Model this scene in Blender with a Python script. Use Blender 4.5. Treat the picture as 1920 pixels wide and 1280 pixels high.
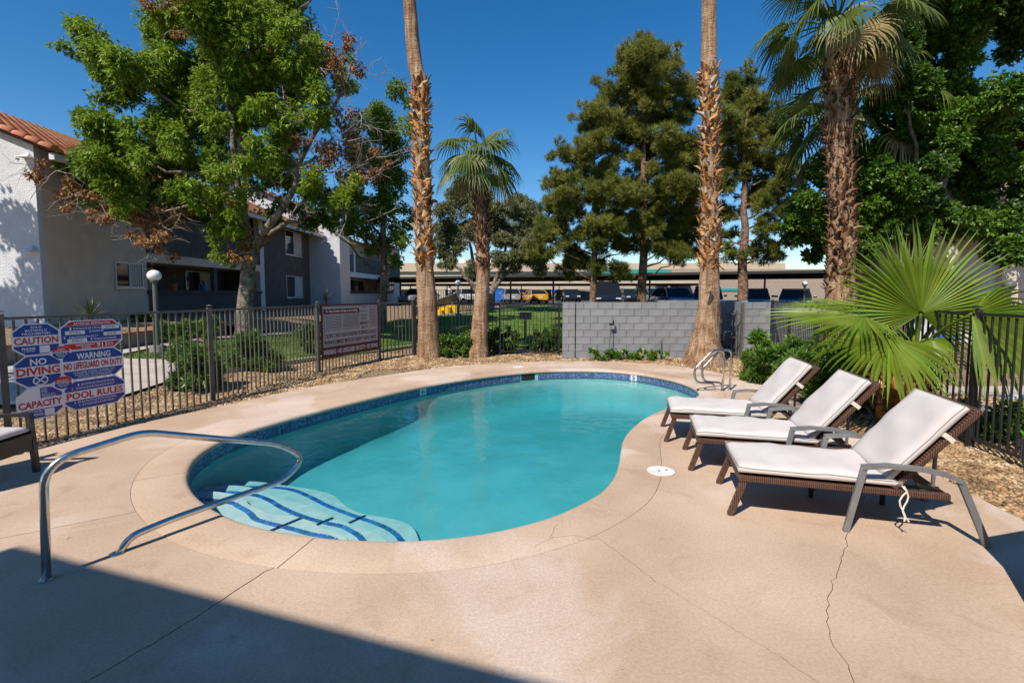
import bpy, bmesh, math, random
import numpy as np
from mathutils import Vector, Matrix
from mathutils.geometry import delaunay_2d_cdt
R = math.radians
random.seed(7); RNG = np.random.default_rng(11)
for o in list(bpy.data.objects): bpy.data.objects.remove(o)
SC = bpy.context.scene
COL = SC.collection

# ------------------------------------------------------------------ camera
PITCH = math.atan(65/920.); CAMH = 1.8
cam = bpy.data.cameras.new('camera'); camo = bpy.data.objects.new('camera', cam); COL.objects.link(camo)
cam.lens = 36*920/1920.; cam.sensor_width = 36; cam.shift_y = -27/1920.; cam.clip_end = 2000; cam.clip_start = .05
camo.location = (0, 0, CAMH); camo.rotation_euler = (math.pi/2-PITCH, 0, 0)
SC.camera = camo
# ------------------------------------------------------------------ sky, sun, exposure
SUN_EL = 50.; SUN_AZ = (-.555, -.832)      # horizontal direction towards the sun
w = bpy.data.worlds.new('World'); SC.world = w; w.use_nodes = True
nt = w.node_tree; nt.nodes.clear()
sky = nt.nodes.new('ShaderNodeTexSky'); sky.sky_type = 'NISHITA'; sky.sun_disc = False
sky.sun_elevation = R(SUN_EL); sky.sun_rotation = math.atan2(SUN_AZ[0], SUN_AZ[1])
sky.altitude = 600; sky.air_density = 1.0; sky.dust_density = .4; sky.ozone_density = 2.0
bg = nt.nodes.new('ShaderNodeBackground'); bg.inputs[1].default_value = .13
wo = nt.nodes.new('ShaderNodeOutputWorld')
hs = nt.nodes.new('ShaderNodeHueSaturation'); hs.inputs['Saturation'].default_value = 1.4; hs.inputs['Value'].default_value = .95; hs.inputs['Hue'].default_value = .5
nt.links.new(sky.outputs[0], hs.inputs['Color']); nt.links.new(hs.outputs[0], bg.inputs[0]); nt.links.new(bg.outputs[0], wo.inputs[0])
sl = bpy.data.lights.new('sun', 'SUN'); sl.energy = 5.0; sl.angle = R(.5); sl.color = (1, .93, .83)
so = bpy.data.objects.new('sun', sl); COL.objects.link(so)
sd = Vector((SUN_AZ[0]*math.cos(R(SUN_EL)), SUN_AZ[1]*math.cos(R(SUN_EL)), math.sin(R(SUN_EL))))
so.rotation_euler = sd.to_track_quat('Z', 'Y').to_euler()
SC.view_settings.view_transform = 'Standard'; SC.view_settings.look = 'None'
SC.view_settings.exposure = 0.18; SC.view_settings.gamma = 1
SC.render.engine = 'CYCLES'; SC.cycles.use_denoising = True
SC.cycles.max_bounces = 8; SC.cycles.transparent_max_bounces = 12; SC.cycles.caustics_reflective = False; SC.cycles.caustics_refractive = False

# ------------------------------------------------------------------ materials
MATS = {}
def pm(name, c1, c2=None, scale=4., rough=.8, bump=0., bscale=None, metal=0., rand=None, ramt=.3, spec=.4, c3=None, detail=6., trans=0., sub=None, dist=.02, coat=0.):
    m = bpy.data.materials.new(name); m.use_nodes = True; nt = m.node_tree; N = nt.nodes; L = nt.links
    b = N['Principled BSDF']; out = N['Material Output']
    b.inputs['Roughness'].default_value = rough; b.inputs['Metallic'].default_value = metal
    b.inputs['Specular IOR Level'].default_value = spec
    if coat: b.inputs['Coat Weight'].default_value = coat; b.inputs['Coat Roughness'].default_value = .05
    tc = N.new('ShaderNodeTexCoord'); col = None
    c1 = (*c1, 1)
    if c2 is not None:
        no = N.new('ShaderNodeTexNoise'); no.inputs['Scale'].default_value = scale; no.inputs['Detail'].default_value = detail
        L.new(tc.outputs['Object'], no.inputs['Vector'])
        cr = N.new('ShaderNodeValToRGB'); e = cr.color_ramp.elements
        e[0].position = .35; e[1].position = .65; e[0].color = c1; e[1].color = (*c2, 1)
        if c3 is not None:
            x = e.new(.5); x.color = (*c2, 1); e[-1].color = (*c3, 1)
        L.new(no.outputs['Fac'], cr.inputs[0]); col = cr.outputs[0]
    if rand:
        if rand == 'island':
            g = N.new('ShaderNodeNewGeometry'); rv = g.outputs['Random Per Island']
        else:
            g = N.new('ShaderNodeObjectInfo'); rv = g.outputs['Random']
        mr = N.new('ShaderNodeMapRange'); mr.inputs['To Min'].default_value = 1-ramt; mr.inputs['To Max'].default_value = 1+ramt
        L.new(rv, mr.inputs[0])
        hs = N.new('ShaderNodeHueSaturation')
        L.new(mr.outputs[0], hs.inputs['Value'])
        m2 = N.new('ShaderNodeMapRange'); m2.inputs['To Min'].default_value = .485; m2.inputs['To Max'].default_value = .515
        mm = N.new('ShaderNodeMath'); mm.operation = 'FRACT'; mu = N.new('ShaderNodeMath'); mu.operation = 'MULTIPLY'; mu.inputs[1].default_value = 7.31
        L.new(rv, mu.inputs[0]); L.new(mu.outputs[0], mm.inputs[0]); L.new(mm.outputs[0], m2.inputs[0]); L.new(m2.outputs[0], hs.inputs['Hue'])
        if col: L.new(col, hs.inputs['Color'])
        else: hs.inputs['Color'].default_value = c1
        col = hs.outputs[0]
    if col: L.new(col, b.inputs['Base Color'])
    else: b.inputs['Base Color'].default_value = c1
    if bump:
        bn = N.new('ShaderNodeTexNoise'); bn.inputs['Scale'].default_value = bscale or scale*6; bn.inputs['Detail'].default_value = 4
        L.new(tc.outputs['Object'], bn.inputs['Vector'])
        bp = N.new('ShaderNodeBump'); bp.inputs['Strength'].default_value = bump; bp.inputs['Distance'].default_value = dist
        L.new(bn.outputs['Fac'], bp.inputs['Height']); L.new(bp.outputs[0], b.inputs['Normal'])
    if trans:
        tr = N.new('ShaderNodeBsdfTranslucent'); mx = N.new('ShaderNodeMixShader'); mx.inputs[0].default_value = trans
        if col: L.new(col, tr.inputs[0])
        else: tr.inputs[0].default_value = c1
        L.new(b.outputs[0], mx.inputs[1]); L.new(tr.outputs[0], mx.inputs[2]); L.new(mx.outputs[0], out.inputs[0])
    MATS[name] = m
    return m
def flat(name, c, rough=.5, **k): return pm(name, c, rough=rough, **k)

def concrete_mat():
    m = bpy.data.materials.new('deck_concrete'); m.use_nodes = True; nt = m.node_tree; N = nt.nodes; L = nt.links; b = N['Principled BSDF']
    tc = N.new('ShaderNodeNewGeometry'); P = tc.outputs['Position']
    def noise(s, d=6, dist=0):
        n = N.new('ShaderNodeTexNoise'); n.inputs['Scale'].default_value = s; n.inputs['Detail'].default_value = d; n.inputs['Distortion'].default_value = dist
        L.new(P, n.inputs['Vector']); return n.outputs['Fac']
    def ramp(f, p0, p1, a, bb):
        r = N.new('ShaderNodeValToRGB'); e = r.color_ramp.elements; e[0].position = p0; e[1].position = p1; e[0].color = (*a, 1); e[1].color = (*bb, 1); L.new(f, r.inputs[0]); return r.outputs[0]
    def mix(f, a, bb, t='MIX'):
        x = N.new('ShaderNodeMix'); x.data_type = 'RGBA'; x.blend_type = t
        if isinstance(f, float): x.inputs[0].default_value = f
        else: L.new(f, x.inputs[0])
        L.new(a, x.inputs[6]); L.new(bb, x.inputs[7]); return x.outputs[2]
    base = ramp(noise(1.1, 8), .35, .7, (.53, .385, .275), (.60, .45, .33))
    pink = ramp(noise(.5, 10, .5), .50, .545, (0, 0, 0), (.85, .85, .85))
    pc = ramp(noise(60, 3), .3, .7, (.60, .47, .38), (.70, .565, .47))
    c = mix(pink, base, pc)
    st = ramp(noise(2.6, 10, 1.2), .56, .70, (1, 1, 1), (.72, .64, .55))
    c = mix(.35, c, st, 'MULTIPLY')
    sp = ramp(noise(52, 4), .36, .62, (.80, .77, .74), (1.06, 1.06, 1.06))
    c = mix(.5, c, sp, 'MULTIPLY')
    bl = ramp(noise(.8, 7, .3), .40, .62, (.90, .87, .84), (1.05, 1.05, 1.05))
    c = mix(1.0, c, bl, 'MULTIPLY')
    dk = ramp(noise(14, 3, .8), .735, .77, (1, 1, 1), (.5, .43, .36))
    c = mix(.8, c, dk, 'MULTIPLY')
    L.new(c, b.inputs['Base Color']); b.inputs['Roughness'].default_value = .85; b.inputs['Specular IOR Level'].default_value = .3
    ad = N.new('ShaderNodeMath'); ad.operation = 'ADD'; L.new(noise(110, 5), ad.inputs[0]); L.new(noise(260, 3), ad.inputs[1])
    bp = N.new('ShaderNodeBump'); bp.inputs['Strength'].default_value = .4; bp.inputs['Distance'].default_value = .010
    L.new(ad.outputs[0], bp.inputs['Height']); L.new(bp.outputs[0], b.inputs['Normal'])
    MATS['concrete'] = m
concrete_mat()
def gravel_mat():
    m = bpy.data.materials.new('gravel_ground'); m.use_nodes = True; nt = m.node_tree; N = nt.nodes; L = nt.links; b = N['Principled BSDF']
    g = N.new('ShaderNodeNewGeometry'); v = N.new('ShaderNodeTexVoronoi'); v.inputs['Scale'].default_value = 22
    L.new(g.outputs['Position'], v.inputs['Vector'])
    cr = N.new('ShaderNodeValToRGB'); e = cr.color_ramp.elements; e[0].color = (.20, .125, .065, 1); e[1].color = (.50, .36, .21, 1); x = e.new(.5); x.color = (.36, .235, .12, 1)
    sp = N.new('ShaderNodeSeparateColor'); L.new(v.outputs['Color'], sp.inputs[0]); L.new(sp.outputs[0], cr.inputs[0])
    dr = N.new('ShaderNodeMapRange'); dr.inputs[1].default_value = .0; dr.inputs[2].default_value = .75; dr.inputs[3].default_value = 1.05; dr.inputs[4].default_value = .5
    L.new(v.outputs['Distance'], dr.inputs[0])
    mx = N.new('ShaderNodeMix'); mx.data_type = 'RGBA'; mx.blend_type = 'MULTIPLY'; mx.inputs[0].default_value = 1
    L.new(cr.outputs[0], mx.inputs[6]); L.new(dr.outputs[0], mx.inputs[7]); L.new(mx.outputs[2], b.inputs['Base Color'])
    b.inputs['Roughness'].default_value = .9
    bp = N.new('ShaderNodeBump'); bp.inputs['Strength'].default_value = .9; bp.inputs['Distance'].default_value = .02; bp.invert = True
    L.new(v.outputs['Distance'], bp.inputs['Height']); L.new(bp.outputs[0], b.inputs['Normal']); MATS['gravel'] = m
gravel_mat()
pm('pebble', (.20, .115, .055), (.35, .22, .11), 3, rough=.75, rand='island', ramt=.55, c3=(.47, .35, .21))
pm('grass', (.05, .10, .012), (.10, .165, .025), 2.2, rough=.9, bump=.6, bscale=40, c3=(.15, .20, .04), spec=.2)
pm('grass_blade', (.07, .14, .015), (.13, .21, .035), 1.5, rough=.7, rand='island', ramt=.35, trans=.25, spec=.2)
pm('path', (.42, .36, .30), (.52, .45, .385), 3, rough=.85, bump=.3, bscale=60)
pm('asphalt', (.045, .045, .047), (.065, .064, .062), 3, rough=.9)
pm('plaster', (.24, .57, .58), (.33, .66, .67), 1.6, rough=.7, detail=10)
pm('step_plaster', (.44, .58, .58), (.54, .67, .66), 9, rough=.7)
pm('tile_blue', (.02, .13, .40), (.04, .20, .52), 30, rough=.2, rand='object', ramt=.35, spec=.6)
def mosaic_mat():
    m = bpy.data.materials.new('waterline_tile'); m.use_nodes = True; nt = m.node_tree; N = nt.nodes; L = nt.links; b = N['Principled BSDF']
    tc = N.new('ShaderNodeTexCoord'); oi = N.new('ShaderNodeObjectInfo')
    ad = N.new('ShaderNodeVectorMath'); ad.operation = 'ADD'; sc = N.new('ShaderNodeVectorMath'); sc.operation = 'SCALE'; sc.inputs[3].default_value = 3.
    cb = N.new('ShaderNodeCombineXYZ'); L.new(oi.outputs['Random'], cb.inputs[0]); L.new(cb.outputs[0], sc.inputs[0])
    L.new(tc.outputs['Object'], ad.inputs[0]); L.new(sc.outputs[0], ad.inputs[1])
    v = N.new('ShaderNodeTexVoronoi'); v.feature = 'DISTANCE_TO_EDGE'; v.inputs['Scale'].default_value = 34
    v2 = N.new('ShaderNodeTexVoronoi'); v2.inputs['Scale'].default_value = 34
    L.new(ad.outputs[0], v.inputs['Vector']); L.new(ad.outputs[0], v2.inputs['Vector'])
    cr = N.new('ShaderNodeValToRGB'); e = cr.color_ramp.elements; e[0].color = (.005, .014, .075, 1); e[1].color = (.05, .14, .38, 1); x = e.new(.6); x.color = (.008, .03, .16, 1)
    sp = N.new('ShaderNodeSeparateColor'); L.new(v2.outputs['Color'], sp.inputs[0]); L.new(sp.outputs[0], cr.inputs[0])
    er = N.new('ShaderNodeValToRGB'); ee = er.color_ramp.elements; ee[0].position = .03; ee[1].position = .09; ee[0].color = (.30, .38, .50, 1); ee[1].color = (0, 0, 0, 1)
    L.new(v.outputs['Distance'], er.inputs[0])
    mx = N.new('ShaderNodeMix'); mx.data_type = 'RGBA'; mx.blend_type = 'LIGHTEN'; mx.inputs[0].default_value = 1; L.new(cr.outputs[0], mx.inputs[6]); L.new(er.outputs[0], mx.inputs[7])
    L.new(mx.outputs[2], b.inputs['Base Color']); b.inputs['Roughness'].default_value = .18; MATS['mosaic'] = m
mosaic_mat()
def water_mat():
    m = bpy.data.materials.new('pool_water'); m.use_nodes = True; nt = m.node_tree; N = nt.nodes; L = nt.links; N.clear()
    out = N.new('ShaderNodeOutputMaterial'); t = N.new('ShaderNodeBsdfTransparent'); g = N.new('ShaderNodeBsdfGlossy'); g.inputs['Roughness'].default_value = .015
    fr = N.new('ShaderNodeFresnel'); fr.inputs['IOR'].default_value = 1.33
    geo = N.new('ShaderNodeNewGeometry'); n1 = N.new('ShaderNodeTexNoise'); n1.inputs['Scale'].default_value = 3.0; n1.inputs['Detail'].default_value = 3
    n2 = N.new('ShaderNodeTexNoise'); n2.inputs['Scale'].default_value = 16.; n2.inputs['Detail'].default_value = 2
    n3 = N.new('ShaderNodeTexNoise'); n3.inputs['Scale'].default_value = .55; n3.inputs['Detail'].default_value = 2
    for n in (n1, n2, n3): L.new(geo.outputs['Position'], n.inputs['Vector'])
    r3 = N.new('ShaderNodeMapRange'); r3.inputs[1].default_value = .48; r3.inputs[2].default_value = .66; L.new(n3.outputs[0], r3.inputs[0])
    mu = N.new('ShaderNodeMath'); mu.operation = 'MULTIPLY'; L.new(n2.outputs[0], mu.inputs[0]); L.new(r3.outputs[0], mu.inputs[1])
    vr = N.new('ShaderNodeTexVoronoi'); vr.inputs['Scale'].default_value = .85; L.new(geo.outputs['Position'], vr.inputs['Vector'])
    sn = N.new('ShaderNodeMath'); sn.operation = 'MULTIPLY'; sn.inputs[1].default_value = 95; L.new(vr.outputs['Distance'], sn.inputs[0]); s2 = N.new('ShaderNodeMath'); s2.operation = 'SINE'; L.new(sn.outputs[0], s2.inputs[0])
    fo = N.new('ShaderNodeMapRange'); fo.inputs[1].default_value = .04; fo.inputs[2].default_value = .22; fo.inputs[3].default_value = .10; fo.inputs[4].default_value = 0; L.new(vr.outputs['Distance'], fo.inputs[0])
    rg_ = N.new('ShaderNodeMath'); rg_.operation = 'MULTIPLY'; L.new(s2.outputs[0], rg_.inputs[0]); L.new(fo.outputs[0], rg_.inputs[1])
    ax_ = N.new('ShaderNodeMath'); ax_.operation = 'ADD'; L.new(mu.outputs[0], ax_.inputs[0]); L.new(rg_.outputs[0], ax_.inputs[1]); mu = ax_
    m2 = N.new('ShaderNodeMath'); m2.operation = 'MULTIPLY_ADD'; m2.inputs[1].default_value = .5; L.new(mu.outputs[0], m2.inputs[0]); L.new(n1.outputs[0], m2.inputs[2])
    bp = N.new('ShaderNodeBump'); bp.inputs['Strength'].default_value = .8; bp.inputs['Distance'].default_value = .02; L.new(m2.outputs[0], bp.inputs['Height'])
    L.new(bp.outputs[0], g.inputs['Normal']); L.new(bp.outputs[0], fr.inputs['Normal'])
    mx = N.new('ShaderNodeMixShader'); L.new(fr.outputs[0], mx.inputs[0]); L.new(t.outputs[0], mx.inputs[1]); L.new(g.outputs[0], mx.inputs[2]); L.new(mx.outputs[0], out.inputs[0])
    va = N.new('ShaderNodeVolumeAbsorption'); va.inputs['Color'].default_value = (.02, .68, .74, 1); va.inputs['Density'].default_value = .62
    L.new(va.outputs[0], out.inputs['Volume']); MATS['water'] = m
water_mat()
pm('steel', (.50, .49, .47), (.64, .63, .60), 14, rough=.24, metal=1., bump=.06, bscale=40)
pm('fence_metal', (.085, .076, .066), (.115, .102, .088), 6, rough=.5, spec=.4)
pm('fence_black', (.018, .018, .019), (.028, .028, .03), 6, rough=.45)
pm('block', (.205, .206, .208), (.275, .276, .278), 1.7, rough=.9, bump=.5, bscale=60, rand='object', ramt=.08, detail=9)
pm('mortar', (.19, .195, .20), (.23, .235, .24), 8, rough=.95, bump=.4)
pm('stucco_white', (.60, .60, .61), (.68, .68, .69), 2.5, rough=.95, bump=.9, bscale=26, dist=.03)
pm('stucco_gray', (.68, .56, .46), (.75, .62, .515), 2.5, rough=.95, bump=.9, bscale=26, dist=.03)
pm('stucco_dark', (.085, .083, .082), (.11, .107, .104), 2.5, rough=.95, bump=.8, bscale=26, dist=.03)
pm('beige', (.52, .41, .28), (.58, .465, .33), .6, rough=.9)
pm('brickwall', (.36, .27, .20), (.44, .34, .26), 5, rough=.9, bump=.4)
pm('trim_dark', (.03, .028, .027), None, rough=.7)
pm('roof_gap_dark', (.14, .05, .03), None, rough=.9)  # dark tone put into the roof plane so gaps between tiles show
pm('terracotta', (.50, .17, .075), (.62, .25, .12), 6, rough=.75, rand='object', ramt=.25, bump=.2)
pm('void', (.012, .012, .013), None, rough=.6)
pm('glass', (.015, .018, .022), None, rough=.05, spec=.8); pm('car_glass', (.012, .014, .017), None, rough=.12, spec=.25)
pm('blind', (.55, .55, .54), (.62, .62, .60), 3, rough=.7)
pm('alu', (.55, .55, .56), None, rough=.4, metal=.3)
pm('bark', (.10, .075, .058), (.20, .16, .125), 6, rough=.95, bump=1., bscale=16, c3=(.30, .25, .20), dist=.05)
pm('bark_pine', (.10, .055, .035), (.22, .125, .08), 7, rough=.95, bump=1., bscale=14, c3=(.30, .20, .14), dist=.06)
pm('twig', (.32, .26, .22), (.42, .35, .30), 8, rough=.9)
def palm_bark():
    m = pm('palm_bark', (.32, .19, .105), (.47, .295, .17), 3, rough=.95, c3=(.54, .38, .25)); nt = m.node_tree; N = nt.nodes; L = nt.links; b = N['Principled BSDF']
    tc = N.new('ShaderNodeTexCoord'); mp = N.new('ShaderNodeMapping'); mp.inputs['Scale'].default_value = (7, 7, 26); L.new(tc.outputs['Object'], mp.inputs[0])
    n = N.new('ShaderNodeTexNoise'); n.inputs['Scale'].default_value = 1; n.inputs['Detail'].default_value = 6; n.inputs['Roughness'].default_value = .7; L.new(mp.outputs[0], n.inputs[0])
    mp2 = N.new('ShaderNodeMapping'); mp2.inputs['Scale'].default_value = (22, 22, 1.2); L.new(tc.outputs['Object'], mp2.inputs[0])
    n2 = N.new('ShaderNodeTexNoise'); n2.inputs['Scale'].default_value = 1; n2.inputs['Detail'].default_value = 5; L.new(mp2.outputs[0], n2.inputs[0])
    ad = N.new('ShaderNodeMath'); ad.operation = 'ADD'; L.new(n.outputs[0], ad.inputs[0]); L.new(n2.outputs[0], ad.inputs[1])
    bp = N.new('ShaderNodeBump'); bp.inputs['Strength'].default_value = 1; bp.inputs['Distance'].default_value = .06; L.new(ad.outputs[0], bp.inputs['Height']); L.new(bp.outputs[0], b.inputs['Normal'])
    old = b.inputs['Base Color'].links[0].from_socket
    cr = N.new('ShaderNodeValToRGB'); e = cr.color_ramp.elements; e[0].position = .36; e[1].position = .52; e[0].color = (.38, .35, .32, 1); e[1].color = (1, 1, 1, 1); L.new(n.outputs[0], cr.inputs[0])
    mx = N.new('ShaderNodeMix'); mx.data_type = 'RGBA'; mx.blend_type = 'MULTIPLY'; mx.inputs[0].default_value = .5; L.new(old, mx.inputs[6]); L.new(cr.outputs[0], mx.inputs[7])
    mp3 = N.new('ShaderNodeMapping'); mp3.inputs['Scale'].default_value = (13, 13, 1.0); L.new(tc.outputs['Object'], mp3.inputs[0]); n3 = N.new('ShaderNodeTexNoise'); n3.inputs['Scale'].default_value = 1; n3.inputs['Detail'].default_value = 8; n3.inputs['Roughness'].default_value = .7; L.new(mp3.outputs[0], n3.inputs[0])
    c3_ = N.new('ShaderNodeValToRGB'); e = c3_.color_ramp.elements; e[0].position = .38; e[1].position = .56; e[0].color = (.42, .34, .28, 1); e[1].color = (1.12, 1.1, 1.08, 1); L.new(n3.outputs[0], c3_.inputs[0])
    m3 = N.new('ShaderNodeMix'); m3.data_type = 'RGBA'; m3.blend_type = 'MULTIPLY'; m3.inputs[0].default_value = .85; L.new(mx.outputs[2], m3.inputs[6]); L.new(c3_.outputs[0], m3.inputs[7]); L.new(m3.outputs[2], b.inputs['Base Color'])
palm_bark()
def boot_mat(name, stops):
    m = bpy.data.materials.new(name); m.use_nodes = True; nt = m.node_tree; N = nt.nodes; L = nt.links; b = N['Principled BSDF']
    oi = N.new('ShaderNodeObjectInfo'); tc = N.new('ShaderNodeTexCoord'); n = N.new('ShaderNodeTexNoise'); n.inputs['Scale'].default_value = 14; n.inputs['Detail'].default_value = 5
    L.new(tc.outputs['Object'], n.inputs[0]); a = N.new('ShaderNodeMath'); a.operation = 'MULTIPLY_ADD'; a.inputs[1].default_value = .5; L.new(n.outputs[0], a.inputs[0])
    mm = N.new('ShaderNodeMath'); mm.operation = 'MULTIPLY_ADD'; mm.inputs[1].default_value = .8; mm.inputs[2].default_value = -.15; L.new(oi.outputs['Random'], mm.inputs[0]); L.new(mm.outputs[0], a.inputs[2])
    cr = N.new('ShaderNodeValToRGB'); e = cr.color_ramp.elements
    e[0].color = (*stops[0][1], 1); e[0].position = stops[0][0]; e[1].color = (*stops[-1][1], 1); e[1].position = stops[-1][0]
    for p, c in stops[1:-1]: x = e.new(p); x.color = (*c, 1)
    L.new(a.outputs[0], cr.inputs[0]); L.new(cr.outputs[0], b.inputs['Base Color']); b.inputs['Roughness'].default_value = .7; b.inputs['Specular IOR Level'].default_value = .3
    bp = N.new('ShaderNodeBump'); bp.inputs['Strength'].default_value = .5; L.new(n.outputs[0], bp.inputs['Height']); L.new(bp.outputs[0], b.inputs['Normal']); MATS[name] = m
boot_mat('boot', [(.05, (.10, .04, .018)), (.25, (.27, .11, .035)), (.45, (.46, .20, .05)), (.62, (.58, .31, .10)), (.78, (.42, .31, .21)), (.95, (.42, .38, .34))])
boot_mat('boot_dark', [(.05, (.05, .02, .01)), (.4, (.14, .06, .026)), (.7, (.25, .125, .055)), (.95, (.29, .20, .12))])
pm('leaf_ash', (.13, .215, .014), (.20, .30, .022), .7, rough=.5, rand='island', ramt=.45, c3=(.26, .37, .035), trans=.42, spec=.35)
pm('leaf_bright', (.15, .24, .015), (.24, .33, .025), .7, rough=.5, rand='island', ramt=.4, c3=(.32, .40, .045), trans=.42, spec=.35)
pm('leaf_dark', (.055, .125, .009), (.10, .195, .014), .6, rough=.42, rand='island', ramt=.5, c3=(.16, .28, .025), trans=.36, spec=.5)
pm('leaf_dead', (.26, .115, .04), (.36, .18, .075), .9, rough=.8, rand='island', ramt=.4, c3=(.42, .25, .12), trans=.2, spec=.2)
pm('leaf_olive', (.12, .14, .045), (.20, .21, .085), .5, rough=.6, rand='island', ramt=.4, c3=(.22, .22, .12), trans=.2)
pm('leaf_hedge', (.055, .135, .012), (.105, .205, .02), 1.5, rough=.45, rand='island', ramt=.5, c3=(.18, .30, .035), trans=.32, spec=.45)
pm('needle', (.11, .14, .024), (.195, .21, .035), .45, rough=.6, rand='island', ramt=.45, c3=(.27, .265, .05), trans=.4, spec=.3)
pm('frond', (.09, .13, .02), (.15, .195, .032), 1.5, rough=.5, rand='island', ramt=.3, trans=.35, spec=.5)
pm('frond_bright', (.135, .21, .013), (.20, .285, .022), 2.0, rough=.45, rand='island', ramt=.25, c3=(.24, .34, .045), trans=.4, spec=.4)
pm('frond_dry', (.33, .23, .09), (.45, .34, .16), 2.0, rough=.7, rand='island', ramt=.3, trans=.3)
pm('yucca', (.05, .095, .03), (.11, .17, .06), 4, rough=.5, rand='island', ramt=.3)
pm('cushion', (.56, .51, .48), (.63, .575, .545), 2.2, rough=.95, bump=.25, bscale=5, spec=.2, dist=.03)
pm('piping', (.30, .28, .27), None, rough=.9)
pm('cloth_tie', (.70, .64, .54), None, rough=.9)
def wicker_mat(name, a, bcol):
    m = bpy.data.materials.new(name); m.use_nodes = True; nt = m.node_tree; N = nt.nodes; L = nt.links; b = N['Principled BSDF']
    tc = N.new('ShaderNodeTexCoord'); wv = N.new('ShaderNodeTexWave'); wv.inputs['Scale'].default_value = 22; wv.inputs['Distortion'].default_value = .8; wv.bands_direction = 'X'
    L.new(tc.outputs['Object'], wv.inputs[0]); n = N.new('ShaderNodeTexNoise'); n.inputs['Scale'].default_value = 30; L.new(tc.outputs['Object'], n.inputs[0])
    ad = N.new('ShaderNodeMath'); ad.operation = 'MULTIPLY_ADD'; ad.inputs[1].default_value = .6; L.new(wv.outputs[1], ad.inputs[0]); mu = N.new('ShaderNodeMath'); mu.operation = 'MULTIPLY'; mu.inputs[1].default_value = .5; L.new(n.outputs[0], mu.inputs[0]); L.new(mu.outputs[0], ad.inputs[2])
    cr = N.new('ShaderNodeValToRGB'); e = cr.color_ramp.elements; e[0].position = .15; e[1].position = .9; e[0].color = (*a, 1); e[1].color = (*bcol, 1); L.new(ad.outputs[0], cr.inputs[0]); L.new(cr.outputs[0], b.inputs['Base Color'])
    b.inputs['Roughness'].default_value = .45; bp = N.new('ShaderNodeBump'); bp.inputs['Strength'].default_value = .8; bp.inputs['Distance'].default_value = .006; L.new(wv.outputs[1], bp.inputs['Height']); L.new(bp.outputs[0], b.inputs['Normal']); MATS[name] = m
wicker_mat('wicker', (.035, .016, .012), (.17, .085, .055)); wicker_mat('wicker_black', (.01, .009, .008), (.05, .045, .04))
pm('arm_metal', (.22, .22, .22), (.27, .27, .27), 8, rough=.5, metal=.4)
pm('black_metal', (.015, .015, .016), None, rough=.4)
pm('white_plastic', (.70, .69, .66), (.78, .77, .74), 6, rough=.5)
pm('hole', (.02, .02, .02), None, rough=.9)
pm('sign_white', (.70, .70, .72), (.74, .74, .76), 3, rough=.4)
pm('sign_gray', (.40, .39, .41), (.45, .44, .46), 2, rough=.5)
flat('ink_blue', (.012, .045, .27), .4); flat('ink_purple', (.035, .045, .27), .4); flat('ink_red', (.50, .012, .02), .4); flat('ink_dark', (.05, .02, .03), .5); flat('ink_black', (.02, .02, .02), .5); flat('maroon', (.09, .008, .02), .45)
flat('globe', (.80, .80, .80), .25); flat('lamp_gray', (.10, .105, .10), .5)
pm('base_concrete', (.16, .15, .135), (.22, .21, .19), 8, rough=.95, bump=.4)
pm('planter_wall', (.20, .17, .15), (.26, .23, .20), 6, rough=.95, bump=.5)
pm('cap_brick', (.28, .10, .06), (.36, .15, .09), 10, rough=.9, rand='object', ramt=.2)
flat('yellow', (.75, .46, .01), .45); flat('blue_paint', (.02, .14, .50), .4); flat('skin', (.45, .27, .19), .6); flat('shirt_white', (.7, .7, .72), .9); flat('shirt_blue', (.03, .16, .5), .9); flat('short_yellow', (.65, .38, .03), .9); flat('hair', (.03, .02, .015), .7)
flat('tyre', (.015, .015, .015), .85); flat('rim', (.45, .45, .46), .3, metal=.8); flat('lamp_red', (.45, .01, .01), .2); flat('lamp_clear', (.7, .7, .7), .1)
for n, c in dict(black=(.01, .011, .013), navy=(.03, .09, .20), silver=(.40, .41, .43), white=(.72, .72, .72), gray=(.16, .165, .175), yellow=(.80, .38, .01)).items():
    flat('car_'+n, c, .25, metal=.3 if n == 'silver' else 0, coat=1.)
flat('terracotta_pot', (.33, .10, .05), .8); flat('teal', (.03, .33, .27), .6); flat('copper', (.25, .12, .06), .5)
flat('flower', (.75, .35, .42), .7); flat('flower_yellow', (.7, .55, .08), .7)
pm('fiber', (.10, .055, .03), (.2, .12, .07), 9, rough=.95, bump=.8)
M = MATS

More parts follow.
